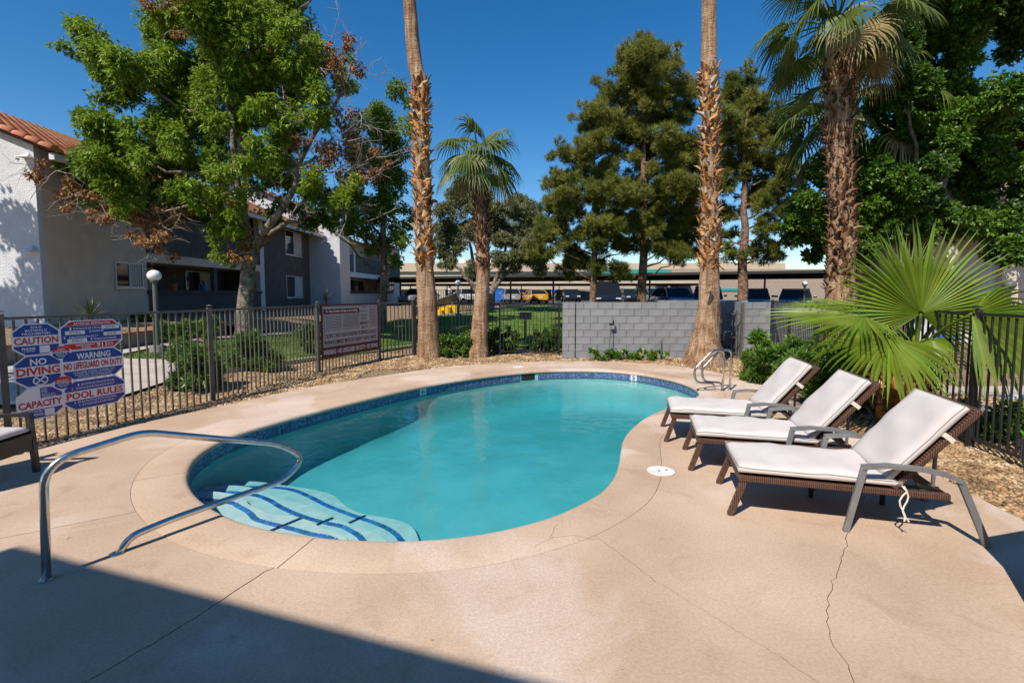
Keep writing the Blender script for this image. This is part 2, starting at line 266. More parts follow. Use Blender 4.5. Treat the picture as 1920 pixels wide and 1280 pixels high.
# ------------------------------------------------------------------ helpers
def at(px, py, Y):
    a = (px-960)/920.; b = (613-py)/920.; c, s = math.cos(PITCH), math.sin(PITCH)
    d = (a, c+b*s, -s+b*c); t = Y/d[1]
    return Vector((d[0]*t, Y, CAMH+d[2]*t))
def worldloc(o):
    v = Vector((0, 0, 0))
    while o is not None: v += o.location; o = o.parent
    return v
def link(o, parent=None):
    COL.objects.link(o)
    if parent is not None: o.parent = parent
    return o
def tag(o, label=None, cat=None, group=None, kind=None):
    for k, v in (('label', label), ('category', cat), ('group', group), ('kind', kind)):
        if v: o[k] = v
    return o
def empty(name, loc=(0, 0, 0), rz=0, label=None, cat=None, group=None):
    o = bpy.data.objects.new(name, None); COL.objects.link(o); o.location = loc; o.rotation_euler = (0, 0, rz); o.empty_display_size = .2
    return tag(o, label, cat, group)
class MB:
    def __init__(s): s.v = []; s.f = []
    def add(s, vs, fs):
        n = len(s.v); s.v += [tuple(q) for q in vs]; s.f += [tuple(i+n for i in f) for f in fs]; return s
    def box(s, c, d, rz=0, m=None):
        x, y, z = d[0]/2, d[1]/2, d[2]/2; P = [(-x, -y, -z), (x, -y, -z), (x, y, -z), (-x, y, -z), (-x, -y, z), (x, -y, z), (x, y, z), (-x, y, z)]
        T = m if m is not None else Matrix.Rotation(rz, 3, 'Z')
        return s.add([Vector(c)+T @ Vector(p) for p in P], [(0, 3, 2, 1), (4, 5, 6, 7), (0, 1, 5, 4), (1, 2, 6, 5), (2, 3, 7, 6), (3, 0, 4, 7)])
    def bx(s, x0, x1, y0, y1, z0, z1): return s.box(((x0+x1)/2, (y0+y1)/2, (z0+z1)/2), (x1-x0, y1-y0, z1-z0))
    def bar(s, a, b, wd, ht, up=(0, 0, 1)):
        a, b = Vector(a), Vector(b); d = (b-a); L = d.length; d.normalize(); u = Vector(up)
        if abs(d.dot(u)) > .98: u = Vector((0, 1, 0))
        sx = d.cross(u).normalized(); uz = sx.cross(d).normalized()
        m = Matrix((d, sx, uz)).transposed()
        return s.box((a+b)/2, (L, wd, ht), m=m)
    def tube(s, pts, rad, n=8, cap=True, squash=None):
        pts = [Vector(p) for p in pts]; k = len(pts)
        if not hasattr(rad, '__len__'): rad = [rad]*k
        vs = []; prev = None
        for i, p in enumerate(pts):
            d = (pts[min(i+1, k-1)]-pts[max(i-1, 0)]).normalized()
            if prev is None:
                u = Vector((0, 0, 1)) if abs(d.z) < .9 else Vector((1, 0, 0)); u = (u-d*u.dot(d)).normalized()
            else:
                u = prev-d*prev.dot(d); u = u.normalized() if u.length > 1e-6 else d.orthogonal().normalized()
            prev = u; w_ = d.cross(u)
            for j in range(n):
                a = 2*math.pi*j/n; vs.append(p+(u*math.cos(a)+w_*math.sin(a))*rad[i])
        fs = [(i*n+j, i*n+(j+1) % n, (i+1)*n+(j+1) % n, (i+1)*n+j) for i in range(k-1) for j in range(n)]
        if cap: fs += [tuple(range(n-1, -1, -1)), tuple((k-1)*n+j for j in range(n))]
        return s.add(vs, fs)
    def prism(s, poly, z0, z1):
        n = len(poly); return s.add([(x, y, z0) for x, y in poly]+[(x, y, z1) for x, y in poly], [tuple(range(n-1, -1, -1)), tuple(range(n, 2*n))]+[(i, (i+1) % n, n+(i+1) % n, n+i) for i in range(n)])
    def lathe(s, prof, n=20, c=(0, 0, 0)):
        vs = [(c[0]+r*math.cos(2*math.pi*j/n), c[1]+r*math.sin(2*math.pi*j/n), c[2]+z) for r, z in prof for j in range(n)]
        fs = [(i*n+j, i*n+(j+1) % n, (i+1)*n+(j+1) % n, (i+1)*n+j) for i in range(len(prof)-1) for j in range(n)]
        fs += [tuple(range(n-1, -1, -1)), tuple((len(prof)-1)*n+j for j in range(n))]
        return s.add(vs, fs)
    def mesh(s, name, off=None):
        me = bpy.data.meshes.new(name); v = s.v
        if off is not None: v = [(a-off[0], b-off[1], c-off[2]) for a, b, c in v]
        me.from_pydata(v, [], s.f); return me
    def build(s, name, mat, parent=None, smooth=False, local=False, bevel=0, **tg):
        off = None if (local or parent is None) else worldloc(parent)
        me = s.mesh(name, off); me.materials.append(M[mat])
        o = bpy.data.objects.new(name, me); link(o, parent)
        if smooth: me.polygons.foreach_set('use_smooth', [True]*len(me.polygons))
        if smooth == 'auto':
            md = o.modifiers.new('es', 'EDGE_SPLIT'); md.split_angle = R(38)
        if bevel:
            md = o.modifiers.new('bv', 'BEVEL'); md.width = bevel; md.segments = 2; md.limit_method = 'ANGLE'
        return tag(o, **tg)
def npmesh(name, V, F, mat, parent=None, smooth=False, off=None, **tg):
    """V (n,3) float, F (m,k) int -> one mesh object"""
    V = np.asarray(V, np.float32)
    if parent is not None: V = V-np.array(worldloc(parent), np.float32)
    F = np.asarray(F, np.int32); m, k = F.shape
    me = bpy.data.meshes.new(name); me.vertices.add(len(V)); me.vertices.foreach_set('co', V.ravel())
    me.loops.add(m*k); me.loops.foreach_set('vertex_index', F.ravel()); me.polygons.add(m)
    me.polygons.foreach_set('loop_start', np.arange(0, m*k, k, dtype=np.int32)); me.polygons.foreach_set('loop_total', np.full(m, k, np.int32))
    if smooth: me.polygons.foreach_set('use_smooth', np.ones(m, bool))
    me.update(calc_edges=True); me.materials.append(M[mat])
    o = bpy.data.objects.new(name, me); link(o, parent); return tag(o, **tg)
def inst(src, parent=None, loc=(0, 0, 0), rot=None, scale=None, name=None):
    o = src.copy(); COL.objects.link(o)
    if name: o.name = name
    o.parent = parent; o.location = loc
    if rot is not None: o.rotation_euler = rot
    if scale is not None: o.scale = scale
    return o
def meshobj(name, me, parent=None, loc=(0, 0, 0), rot=None, scale=None):
    o = bpy.data.objects.new(name, me); link(o, parent); o.location = loc
    if rot is not None: o.rotation_euler = rot
    if scale is not None: o.scale = scale
    return o
def copy_tree(o, parent=None):
    c = o.copy(); COL.objects.link(c); c.parent = parent
    for ch in o.children: copy_tree(ch, c)
    return c
def ss(a, b, x):
    t = np.clip((np.asarray(x, float)-a)/(b-a), 0, 1); return t*t*(3-2*t)
def catmull(P, n, closed=True):
    P = np.array(P, float); k = len(P); out = []
    rng = range(k) if closed else range(k-1)
    for i in rng:
        g = (lambda j: P[j % k]) if closed else (lambda j: P[min(max(j, 0), k-1)])
        p0, p1, p2, p3 = g(i-1), g(i), g(i+1), g(i+2)
        for t in np.linspace(0, 1, 16, endpoint=False):
            out.append(.5*((2*p1)+(-p0+p2)*t+(2*p0-5*p1+4*p2-p3)*t*t+(-p0+3*p1-3*p2+p3)*t**3))
    if not closed: out.append(P[-1])
    out = np.array(out); c = np.vstack([out, out[:1]]) if closed else out
    d = np.r_[0, np.cumsum(np.linalg.norm(np.diff(c, axis=0), axis=1))]
    s = np.linspace(0, d[-1], n, endpoint=not closed)
    return np.stack([np.interp(s, d, c[:, j]) for j in range(P.shape[1])], 1)
def inpoly(P, poly):
    P = np.atleast_2d(P); x, y = P[:, 0], P[:, 1]; q = np.array(poly); x0, y0 = q[:, 0], q[:, 1]; x1, y1 = np.roll(x0, -1), np.roll(y0, -1)
    r = np.zeros(len(P), bool)
    for a, b, c, d in zip(x0, y0, x1, y1):
        cond = ((b > y) != (d > y))
        if cond.any(): r ^= cond & (x < (c-a)*(y-b)/((d-b) if d != b else 1e-9)+a)
    return r
def cdt(points, loops, lines=()):
    pts = [Vector((float(p[0]), float(p[1]))) for p in points]; ed = []
    for lp in loops:
        b = len(pts); pts += [Vector((float(p[0]), float(p[1]))) for p in lp]; n = len(lp); ed += [(b+i, b+(i+1) % n) for i in range(n)]
    for lp in lines:
        b = len(pts); pts += [Vector((float(p[0]), float(p[1]))) for p in lp]; ed += [(b+i, b+i+1) for i in range(len(lp)-1)]
    r = delaunay_2d_cdt(pts, ed, [], 0, 1e-5)
    return np.array([(p.x, p.y) for p in r[0]]), np.array([list(f) for f in r[2]])
TEXTS = []
def text(s, parent, origin, u, v, width, height, mat, name='lettering', off=.0025):
    """queue flat lettering filling a width x height box centred on origin in the plane (u, v) in world space"""
    TEXTS.append((s, parent, Vector(origin), Vector(u), Vector(v), width, height, mat, name, off))

# ------------------------------------------------------------------ terrain
FEN = [(-5.85, 5.6), (-5.03, 8.15), (-4.44, 11.19), (-3.61, 13.29), (-2.85, 14.1)]
def hz(x, y):
    x = np.asarray(x, float); y = np.asarray(y, float)
    fx = np.interp(y, [5.6, 8.15, 11.2, 13.3, 14.1], [-5.85, -5.03, -4.44, -3.61, -2.85])
    d = fx-x
    hl = .3*ss(.4, 3.6, d)*(1-ss(16, 26, y)); hb = .72*ss(15.5, 36, y)
    hr = .10*ss(6.5, 10, x)*(1-ss(12, 20, y))
    return hl+hb
def hz1(x, y): return float(hz(x, y))

POOLP = [(-3.25, 4.8), (-3.5, 5.4), (-3.52, 6.1), (-3.2, 6.95), (-2.6, 8.05), (-1.75, 9.35), (-.85, 10.27), (.17, 11.0), (1.05, 11.33), (2.05, 11.32), (2.8, 10.88), (3.3, 10.15), (3.46, 9.4), (3.36, 8.7), (3.05, 8.22), (2.55, 7.72), (1.98, 7.05), (1.6, 6.43), (1.38, 5.95), (1.25, 5.5), (1.14, 5.1), (1.0, 4.7), (.78, 4.3), (.40, 3.91), (.06, 3.69), (-.3, 3.54), (-.7, 3.465), (-1.1, 3.47), (-1.5, 3.53), (-2.0, 3.69), (-2.45, 3.95), (-2.9, 4.34)]
POOL = catmull(POOLP, 200)
def normals(P):
    t = np.roll(P, -1, 0)-np.roll(P, 1, 0); t /= np.linalg.norm(t, axis=1)[:, None]
    return np.stack([-t[:, 1], t[:, 0]], 1)
NRM = normals(POOL)
if inpoly(POOL[:1]+NRM[:1]*.05, POOL)[0]: NRM = -NRM
COPW = .43
COPO = POOL+NRM*COPW
DECK = [(-5.75, 4.5), (-5.52, 5.17), (-5.42, 5.61), (-5.29, 6.1), (-5.08, 6.75), (-4.66, 7.6), (-3.87, 9.2), (-2.84, 10.5), (-1.54, 11.85), (-.6, 12.3), (.3, 12.6), (1.2, 12.75), (2.1, 12.75), (3.0, 12.58), (3.75, 12.2), (4.4, 11.4), (4.75, 10.5), (4.93, 9.8), (4.92, 9.2), (4.85, 8.6), (4.6, 7.4), (4.4, 6.4), (4.28, 5.6), (4.22, 5.0), (4.13, 4.35), (4.05, 3.8), (4.2, 2.6), (4.8, 0), (5.2, -3.4), (-8.2, .6), (-7.2, 3.2)]
DECK = [tuple(p) for p in catmull(DECK[:26], 120, closed=False)]+DECK[26:]
SPA = [(7.3+1.7*0, 7.0), (11.5, 7.0), (11.5, 8.75), (7.3, 8.75)]

def ground():
    pts = []
    for x in np.arange(-42, 62, 1.0):
        for y in np.arange(-8, 60, 1.0): pts.append((x+.013, y+.017))
    pts = np.array(pts); hole = POOL+NRM*.3
    keep = ~inpoly(pts, POOL+NRM*.6) & ~inpoly(pts, [(6.8, 6.5), (12, 6.5), (12, 9.2), (6.8, 9.2)])
    pts = list(map(tuple, pts[keep]))
    for a in np.linspace(0, 2*math.pi, 40, endpoint=False):
        for r in (130, 300, 900): pts.append((10+r*math.cos(a), 30+r*math.sin(a)))
    V, F = cdt(pts, [hole, SPA])
    c = V[F].mean(1); ok = ~inpoly(c, hole) & ~inpoly(c, SPA); F = F[ok]
    z = hz(V[:, 0], V[:, 1])-.03; far = np.hypot(V[:, 0], V[:, 1]-20) > 100; z[far] = .66
    npmesh('ground', np.c_[V, z], F, 'gravel', smooth=True, kind='structure')
ground()
def sheet(name, poly, mat, dz, step=.6, **tg):
    poly = [tuple(p) for p in poly]; q = np.array(poly); lo, hi = q.min(0), q.max(0)
    g = np.array([(x, y) for x in np.arange(lo[0], hi[0], step) for y in np.arange(lo[1], hi[1], step)])
    g = g[inpoly(g, q)] if len(g) else g
    V, F = cdt(g, [poly]); F = F[inpoly(V[F].mean(1), q)]
    return npmesh(name, np.c_[V, hz(V[:, 0], V[:, 1])+dz], F, mat, smooth=True, **tg)

# ------------------------------------------------------------------ deck slabs
def joint(pts, w=.006, jit=.012, rs=3):
    rg = np.random.default_rng(rs); P = np.array(pts, float); out = []
    for a, b in zip(P[:-1], P[1:]):
        n = max(2, int(np.linalg.norm(b-a)/.055))
        for t in np.linspace(0, 1, n, endpoint=False): out.append(a+(b-a)*t)
    out.append(P[-1]); out = np.array(out); out[1:-1] += rg.normal(0, jit, (len(out)-2, 2))
    t = np.gradient(out, axis=0); t /= np.linalg.norm(t, axis=1)[:, None]; n = np.c_[-t[:, 1], t[:, 0]]
    return out, out+n*w, out-n*w
JOINTS = [[(-2.95, 4.05), (-3.15, 3.88), (-3.85, 3.42), (-5.2, 2.6), (-9, .4)],
          [(-1.45, 3.25), (-1.6, 3.05), (-1.78, 2.55), (-2.0, 2.1), (-2.4, 1.2), (-3.9, -2.6)],
          [(.5, 3.75), (.66, 3.44), (.9, 2.95), (1.3, 2.35), (1.75, 1.6), (3.3, -3.2)],
          [(1.5, 1.9), (1.62, 2.2), (1.66, 2.45), (1.82, 2.72), (2.02, 2.95), (2.35, 3.35), (2.85, 3.95), (3.5, 4.6), (5, 5.6)],
          [(1.2, 11.2), (1.1, 13.2)], [(-3.2, 8.0), (-5.6, 8.6)], [(3.2, 7.9), (3.9, 7.6), (5.4, 7.2)]]
deck = empty('pool_deck', (0, 0, 0)); tag(deck, 'beige textured concrete deck surrounding the pool', kind='structure')
def build_deck():
    outer = np.array(DECK); hole = COPO+NRM*.004
    lines = []; cores = []
    for i, j in enumerate(JOINTS):
        o, a, b = joint(j, rs=i, w=.0045 if i != 3 else .0022, jit=.004 if i != 3 else .008); lines += [a, b]; cores.append(o)
    g = np.array([(x, y) for x in np.arange(-8.4, 5.4, .3) for y in np.arange(-3.6, 12.9, .3)])+.011
    g = g[inpoly(g, outer) & ~inpoly(g, COPO+NRM*.05)]
    V, F = cdt(g, [outer, hole], lines); c = V[F].mean(1)
    ok = inpoly(c, outer) & ~inpoly(c, hole)
    for core, (a, b) in zip(cores, zip(lines[::2], lines[1::2])):
        ok &= ~inpoly(c, np.vstack([a, b[::-1]]))
    F = F[ok]
    par = list(range(len(F)))
    def find(x):
        while par[x] != x: par[x] = par[par[x]]; x = par[x]
        return x
    E = {}
    for i, f in enumerate(F):
        for k in range(3):
            e = tuple(sorted((int(f[k]), int(f[(k+1) % 3]))))
            if e in E: par[find(i)] = find(E[e])
            else: E[e] = i
    comp = {}
    for i in range(len(F)): comp.setdefault(find(i), []).append(i)
    for ids in comp.values():
        fs = F[ids]; used = np.unique(fs); mp = {int(v): k for k, v in enumerate(used)}; n = len(used)
        if len(ids) < 3: continue
        vs = [(V[v][0], V[v][1], 0.) for v in used]+[(V[v][0], V[v][1], -.1) for v in used]
        cnt = {}; faces = []
        for f in fs:
            f = [mp[int(q)] for q in f]; faces.append(tuple(f))
            for k in range(3): e = (f[k], f[(k+1) % 3]); cnt[tuple(sorted(e))] = cnt.get(tuple(sorted(e)), []) + [e]
        for es in cnt.values():
            if len(es) == 1: a, b = es[0]; faces.append((b, a, a+n, b+n))
        MB().add(vs, faces).build('slab', 'concrete', deck)
    # hairline cracks: shallow open fissures drawn as thin dark slivers lying in the surface
    for k, cp in enumerate([[(.15, 3.35), (.3, 3.5), (.45, 3.52), (.62, 3.47)], [(.28, 3.49), (.33, 3.62), (.37, 3.75)], [(1.18, 5.0), (1.3, 4.98), (1.44, 4.95)]]):
        o, a, b = joint(cp, w=.0011, jit=.006, rs=20+k); n = len(a)
        MB().add([(p[0], p[1], .0035) for p in a]+[(p[0], p[1], .0035) for p in b], [(i, i+1, n+i+1, n+i) for i in range(n-1)]).build('crack', 'hole', deck)
build_deck()

# ------------------------------------------------------------------ swimming pool
pool = empty('swimming_pool', (-.5, 6.5, 0), label='kidney shaped swimming pool with blue mosaic waterline and curved entry steps', cat='pool')
WZ = -.165; FLOOR = -.90
def ring(mb, loops):
    k = len(loops); n = len(loops[0]); vs = [tuple(p) for l in loops for p in l]
    mb.add(vs, [(i*n+j, i*n+(j+1) % n, (i+1)*n+(j+1) % n, (i+1)*n+j) for i in range(k-1) for j in range(n)])
# coping sections with rounded nose
prof = [(COPW, -.09), (COPW, .0), (COPW-.004, .002), (.05, .004), (.022, .001), (.006, -.009), (-.006, -.026), (-.008, -.045), (.0, -.058), (.06, -.06)]
cuts = [0, 22, 47, 70, 96, 121, 141, 160, 180, 200]
for a, b in zip(cuts[:-1], cuts[1:]):
    idx = [i % 200 for i in range(a, b+1)]; vs = []; K = len(prof)
    for q, i in enumerate(idx):
        P = POOL[i].copy(); t = np.array([NRM[i][1], -NRM[i][0]])
        if q == 0: P = P+(POOL[(i+1) % 200]-POOL[i])*.035
        if q == len(idx)-1: P = P-(POOL[i]-POOL[i-1])*.035
        vs += [(P[0]+NRM[i][0]*o, P[1]+NRM[i][1]*o, z) for o, z in prof]
    n = len(idx); fs = [(i*K+j, (i+1)*K+j, (i+1)*K+j+1, i*K+j+1) for i in range(n-1) for j in range(K-1)]
    fs += [tuple(range(K)), tuple((n-1)*K+j for j in range(K-1, -1, -1))]
    MB().add(vs, fs).build('coping_section', 'concrete', pool, smooth='auto')
sh = MB(); W0 = POOL+NRM*.02
def lp(P, z): return [(p[0], p[1], z) for p in P]
ring(sh, [lp(W0, -.055), lp(W0, FLOOR+.3), lp(POOL-NRM*.05, FLOOR+.12), lp(POOL-NRM*.16, FLOOR+.03), lp(POOL-NRM*.32, FLOOR)])
sh.build('pool_wall', 'plaster', pool, smooth=True)
q = POOL-NRM*.315; V, F = cdt([], [q]); F = F[inpoly(V[F].mean(1), q)]
npmesh('pool_floor', np.c_[V, np.full(len(V), FLOOR)], F, 'plaster', pool)
# waterline tiles (6 inch) along the wall
tw = .152; Lc = np.r_[0, np.cumsum(np.linalg.norm(np.diff(np.vstack([POOL, POOL[:1]]), axis=0), axis=1))]; NT = int(Lc[-1]/tw)
tme = MB().box((0, 0, 0), (Lc[-1]/NT-.004, .012, .150)).mesh('waterline_tile'); tme.materials.append(M['mosaic'])
pw = Vector(pool.location)
def along(s):
    s = s % Lc[-1]; PP = np.vstack([POOL, POOL[:1]]); NN = np.vstack([NRM, NRM[:1]])
    p = np.array([np.interp(s, Lc, PP[:, k]) for k in (0, 1)]); n = np.array([np.interp(s, Lc, NN[:, k]) for k in (0, 1)]); return p, n/np.linalg.norm(n)
def sof(x, y): return Lc[int(np.argmin(np.hypot(POOL[:, 0]-x, POOL[:, 1]-y)))]
skim_s = sof(*(.35, 11.05))
for i in range(NT):
    s = (i+.5)*Lc[-1]/NT; p, n = along(s)
    if abs(s-skim_s) < .24: continue
    p = p+n*.016
    meshobj('waterline_tile', tme, pool, Vector((p[0], p[1], -.137))-pw, (0, 0, math.atan2(n[1], n[0])+math.pi/2))
p, n = along(skim_s); sk = MB().box((p[0]+n[0]*.03, p[1]+n[1]*.03, -.13), (.46, .03, .15), math.atan2(n[1], n[0])+math.pi/2).build('skimmer_mouth', 'hole', pool)
for (x, y, tx) in ((-1.72, 9.4, '4\u00bd'), (2.72, 10.93, '5')):
    s = sof(x, y); p, n = along(s); a = math.atan2(n[1], n[0])+math.pi/2
    p = p+n*.008
    d = MB().box((p[0], p[1], -.118), (.15, .012, .125), a).build('depth_marker', 'sign_white', pool)
    u = Vector((math.cos(a), math.sin(a), 0)); u = -u if u.x < 0 else u
    text(tx, d, Vector((p[0], p[1], -.118))-Vector((n[0], n[1], 0))*.0065, u, (0, 0, 1), .07 if len(tx) == 1 else .1, .09, 'ink_black', 'depth_numeral', off=.0)
# entry steps
ST = [([(-3.9, 4.75), (-3.3, 4.85), (-2.83, 4.76), (-2.67, 4.66), (-2.51, 4.54), (-2.37, 4.4), (-2.24, 4.33), (-2.12, 4.28), (-1.95, 4.21), (-1.78, 4.13), (-1.45, 3.95), (-1.3, 3.3)], -0.29),
      ([(-4.0, 5.3), (-3.43, 5.32), (-3.12, 5.32), (-2.82, 5.24), (-2.6, 5.11), (-2.37, 4.92), (-2.1, 4.74), (-1.93, 4.65), (-1.77, 4.58), (-1.62, 4.52), (-1.49, 4.42), (-1.37, 4.3), (-1.2, 4.0), (-1.0, 3.3)], -0.42),
      ([(-4.1, 5.75), (-3.55, 5.75), (-3.21, 5.79), (-2.86, 5.77), (-2.6, 5.69), (-2.34, 5.51), (-2.07, 5.29), (-1.84, 5.13), (-1.62, 4.99), (-1.39, 4.85), (-1.22, 4.72), (-1.08, 4.55), (-0.9, 4.2), (-0.7, 3.3)], -0.55)]
dtile = MB().box((0, 0, 0), (.078, .055, .008)).mesh('step_tile'); dtile.materials.append(M['tile_blue'])
for line, z in ST:
    C = catmull(line, 80, closed=False); t = np.gradient(C, axis=0); t /= np.linalg.norm(t, axis=1)[:, None]; nn = np.c_[-t[:, 1], t[:, 0]]
    if nn[40] @ np.array([1, 1]) < 0: nn = -nn
    sl_ = np.linspace(0, 1, 80)*np.linalg.norm(np.diff(C, axis=0), axis=1).sum(); Ed = C+nn*(.14+.055*np.cos(2*math.pi*(sl_-.75)/1.25))[:, None]
    poly = [tuple(p) for p in Ed]
    clipped = POOL+NRM*.015
    tail = [(-.7, 3.2), (-2.4, 3.2), (-4.2, 4.2)]
    mb = MB(); full = poly+[(Ed[-1][0], 3.2), (-2.4, 3.2), (-4.2, 4.2)]
    V, F = cdt([], [full, clipped]); c = V[F].mean(1); F = F[inpoly(c, full) & inpoly(c, clipped)]
    st = npmesh('entry_step', np.c_[V, np.full(len(V), z)], F, 'step_plaster', pool)
    mask = inpoly(Ed, clipped); Ei = Ed[mask]
    r = MB(); n = len(Ei); nn_i = nn[mask]
    r.add([(p[0], p[1], z) for p in Ei]+[(p[0]+q_[0]*.03, p[1]+q_[1]*.03, z-.03) for p, q_ in zip(Ei, nn_i)]+[(p[0]+q_[0]*.03, p[1]+q_[1]*.03, FLOOR-.02) for p, q_ in zip(Ei, nn_i)],
          [(k*n+i, k*n+i+1, (k+1)*n+i+1, (k+1)*n+i) for k in range(2) for i in range(n-1)])
    r.build('step_riser', 'plaster', pool, smooth=True)  # riser shade put into the colour: darker plaster than the treads
    D = catmull(line, 400, closed=False); dl = np.r_[0, np.cumsum(np.linalg.norm(np.diff(D, axis=0), axis=1))]
    for s in np.arange(.04, dl[-1], .090):
        p = np.array([np.interp(s, dl, D[:, k]) for k in (0, 1)]); p2 = np.array([np.interp(s+.03, dl, D[:, k]) for k in (0, 1)])
        if not inpoly(p[None], POOL-NRM*.04)[0]: continue
        meshobj('step_tile', dtile, pool, Vector((p[0], p[1], z+.002))-pw, (0, 0, math.atan2(*(p2-p)[::-1])))
# water body (closed)
wv = POOL+NRM*.06; V, F = cdt([], [wv]); F = F[inpoly(V[F].mean(1), wv)]; n = len(wv)
order = [int(np.argmin(np.hypot(V[:, 0]-p[0], V[:, 1]-p[1]))) for p in wv]; nv = len(V)
faces = [tuple(f) for f in F]+[tuple(int(i)+nv for i in f[::-1]) for f in F]+[(order[i]+nv, order[(i+1) % n]+nv, order[(i+1) % n], order[i]) for i in range(n)]
mb = MB().add([(x, y, WZ) for x, y in V]+[(x, y, FLOOR-.3) for x, y in V], faces)
wo_ = mb.build('pool_water', 'water', None); tag(wo_, 'clear turquoise pool water with faint ripples', kind='structure')
bm = bmesh.new(); bm.from_mesh(wo_.data); bmesh.ops.recalc_face_normals(bm, faces=bm.faces); bm.to_mesh(wo_.data); bm.free()

# spa pool beyond the right fence
spa = empty('spa_pool', (9.4, 7.9, 0), label='small second pool with blue tile band behind the right fence', cat='pool')
m = MB()
for a, b in zip(SPA, SPA[1:]+SPA[:1]): m.add([(*a, -.02), (*b, -.02), (*b, -.9), (*a, -.9)], [(0, 1, 2, 3)])
m.add([(*p, -.9) for p in SPA], [(0, 1, 2, 3)]); m.build('pool_wall', 'plaster', spa)
for x in np.arange(7.4, 11.4, .155): meshobj('waterline_tile', tme, spa, Vector((x, 8.735, -.115))-Vector(spa.location), (0, 0, 0))
m = MB(); m.bx(7.0, 11.8, 8.745, 9.3, -.04, .01); m.bx(7.0, 11.8, 6.4, 7.01, -.04, .01); m.bx(6.85, 7.31, 6.4, 9.3, -.041, .009); m.build('coping', 'path', spa)
MB().bx(7.28, 11.52, 6.98, 8.77, -1.0, -.17).build('spa_water', 'water', None, kind='structure', label='turquoise water of the small pool behind the fence')
d = MB().box((9.05, 8.722, -.105), (.15, .01, .13)).build('depth_marker', 'sign_white', spa); text('3', d, (9.05, 8.7165, -.105), (1, 0, 0), (0, 0, 1), .07, .09, 'ink_black', 'depth_numeral', off=0)

# ------------------------------------------------------------------ lawns, paths, parking
sheet('lawn', [(-9.1, 11.2), (-8.2, 10.9), (-6.7, 10.6), (-5.6, 11.6), (-5.0, 12.8), (-3.9, 14.6), (-3.2, 16.2), (-1, 16.0), (4, 16.0), (9, 15.9), (9, 26), (5, 30), (3.2, 37), (2.6, 42), (-.4, 40), (-1.5, 34), (-4.5, 27), (-7, 24), (-7.4, 20), (-8.3, 17.2), (-9.3, 15)], 'grass', .03, kind='structure')
sheet('walkway', [(-14, 5.2), (-9.0, 6.2), (-7.0, 7.2), (-6.45, 8.1), (-6.5, 9.3), (-7.0, 10.3), (-7.7, 10.8), (-9.2, 11.0), (-9.6, 13), (-9.15, 15.2), (-8.2, 17.3), (-7.2, 20.2), (-7, 24), (-7.7, 24.2), (-8.2, 20.4), (-9.2, 17.4), (-10.1, 15.3), (-10.2, 11.2), (-14, 10.2)], 'path', .035, kind='structure')
sheet('parking_lot', [(-30, 38.5), (-8, 42), (2, 42), (4, 36), (7, 29), (12, 26), (40, 22), (60, 30), (60, 90), (-30, 90)], 'asphalt', .012, step=1.5, kind='structure')
def kerb(pts, wd, ht, label, mat='path', name='kerb'):
    P = catmull(pts, 40, closed=False); m = MB(); t = np.gradient(P, axis=0); t /= np.linalg.norm(t, axis=1)[:, None]; n = np.c_[-t[:, 1], t[:, 0]]*wd/2
    vs = []
    for p, q in zip(P, n):
        z = hz1(*p)
        vs += [(p[0]+q[0], p[1]+q[1], z-.05), (p[0]+q[0], p[1]+q[1], z+ht), (p[0]-q[0], p[1]-q[1], z+ht), (p[0]-q[0], p[1]-q[1], z-.05)]
    k = len(P); m.add(vs, [(i*4+j, i*4+j+1, (i+1)*4+j+1, (i+1)*4+j) for i in range(k-1) for j in range(3)]+[(0, 1, 2, 3), (4*k-4, 4*k-1, 4*k-2, 4*k-3)])
    m.build(name, mat, None, label=label, cat='kerb')
kerb([(-6.55, 9.6), (-5.9, 11.1), (-5.2, 12.6), (-4.2, 14.4), (-3.3, 16.2)], .1, .07, 'pale concrete edging between left lawn and fence gravel')
kerb([(-4.6, 26.8), (-2.4, 29.5), (-1.2, 33), (.6, 38.5), (2.4, 42)], .22, .1, 'pale kerb curving up the back lawn to the car park')
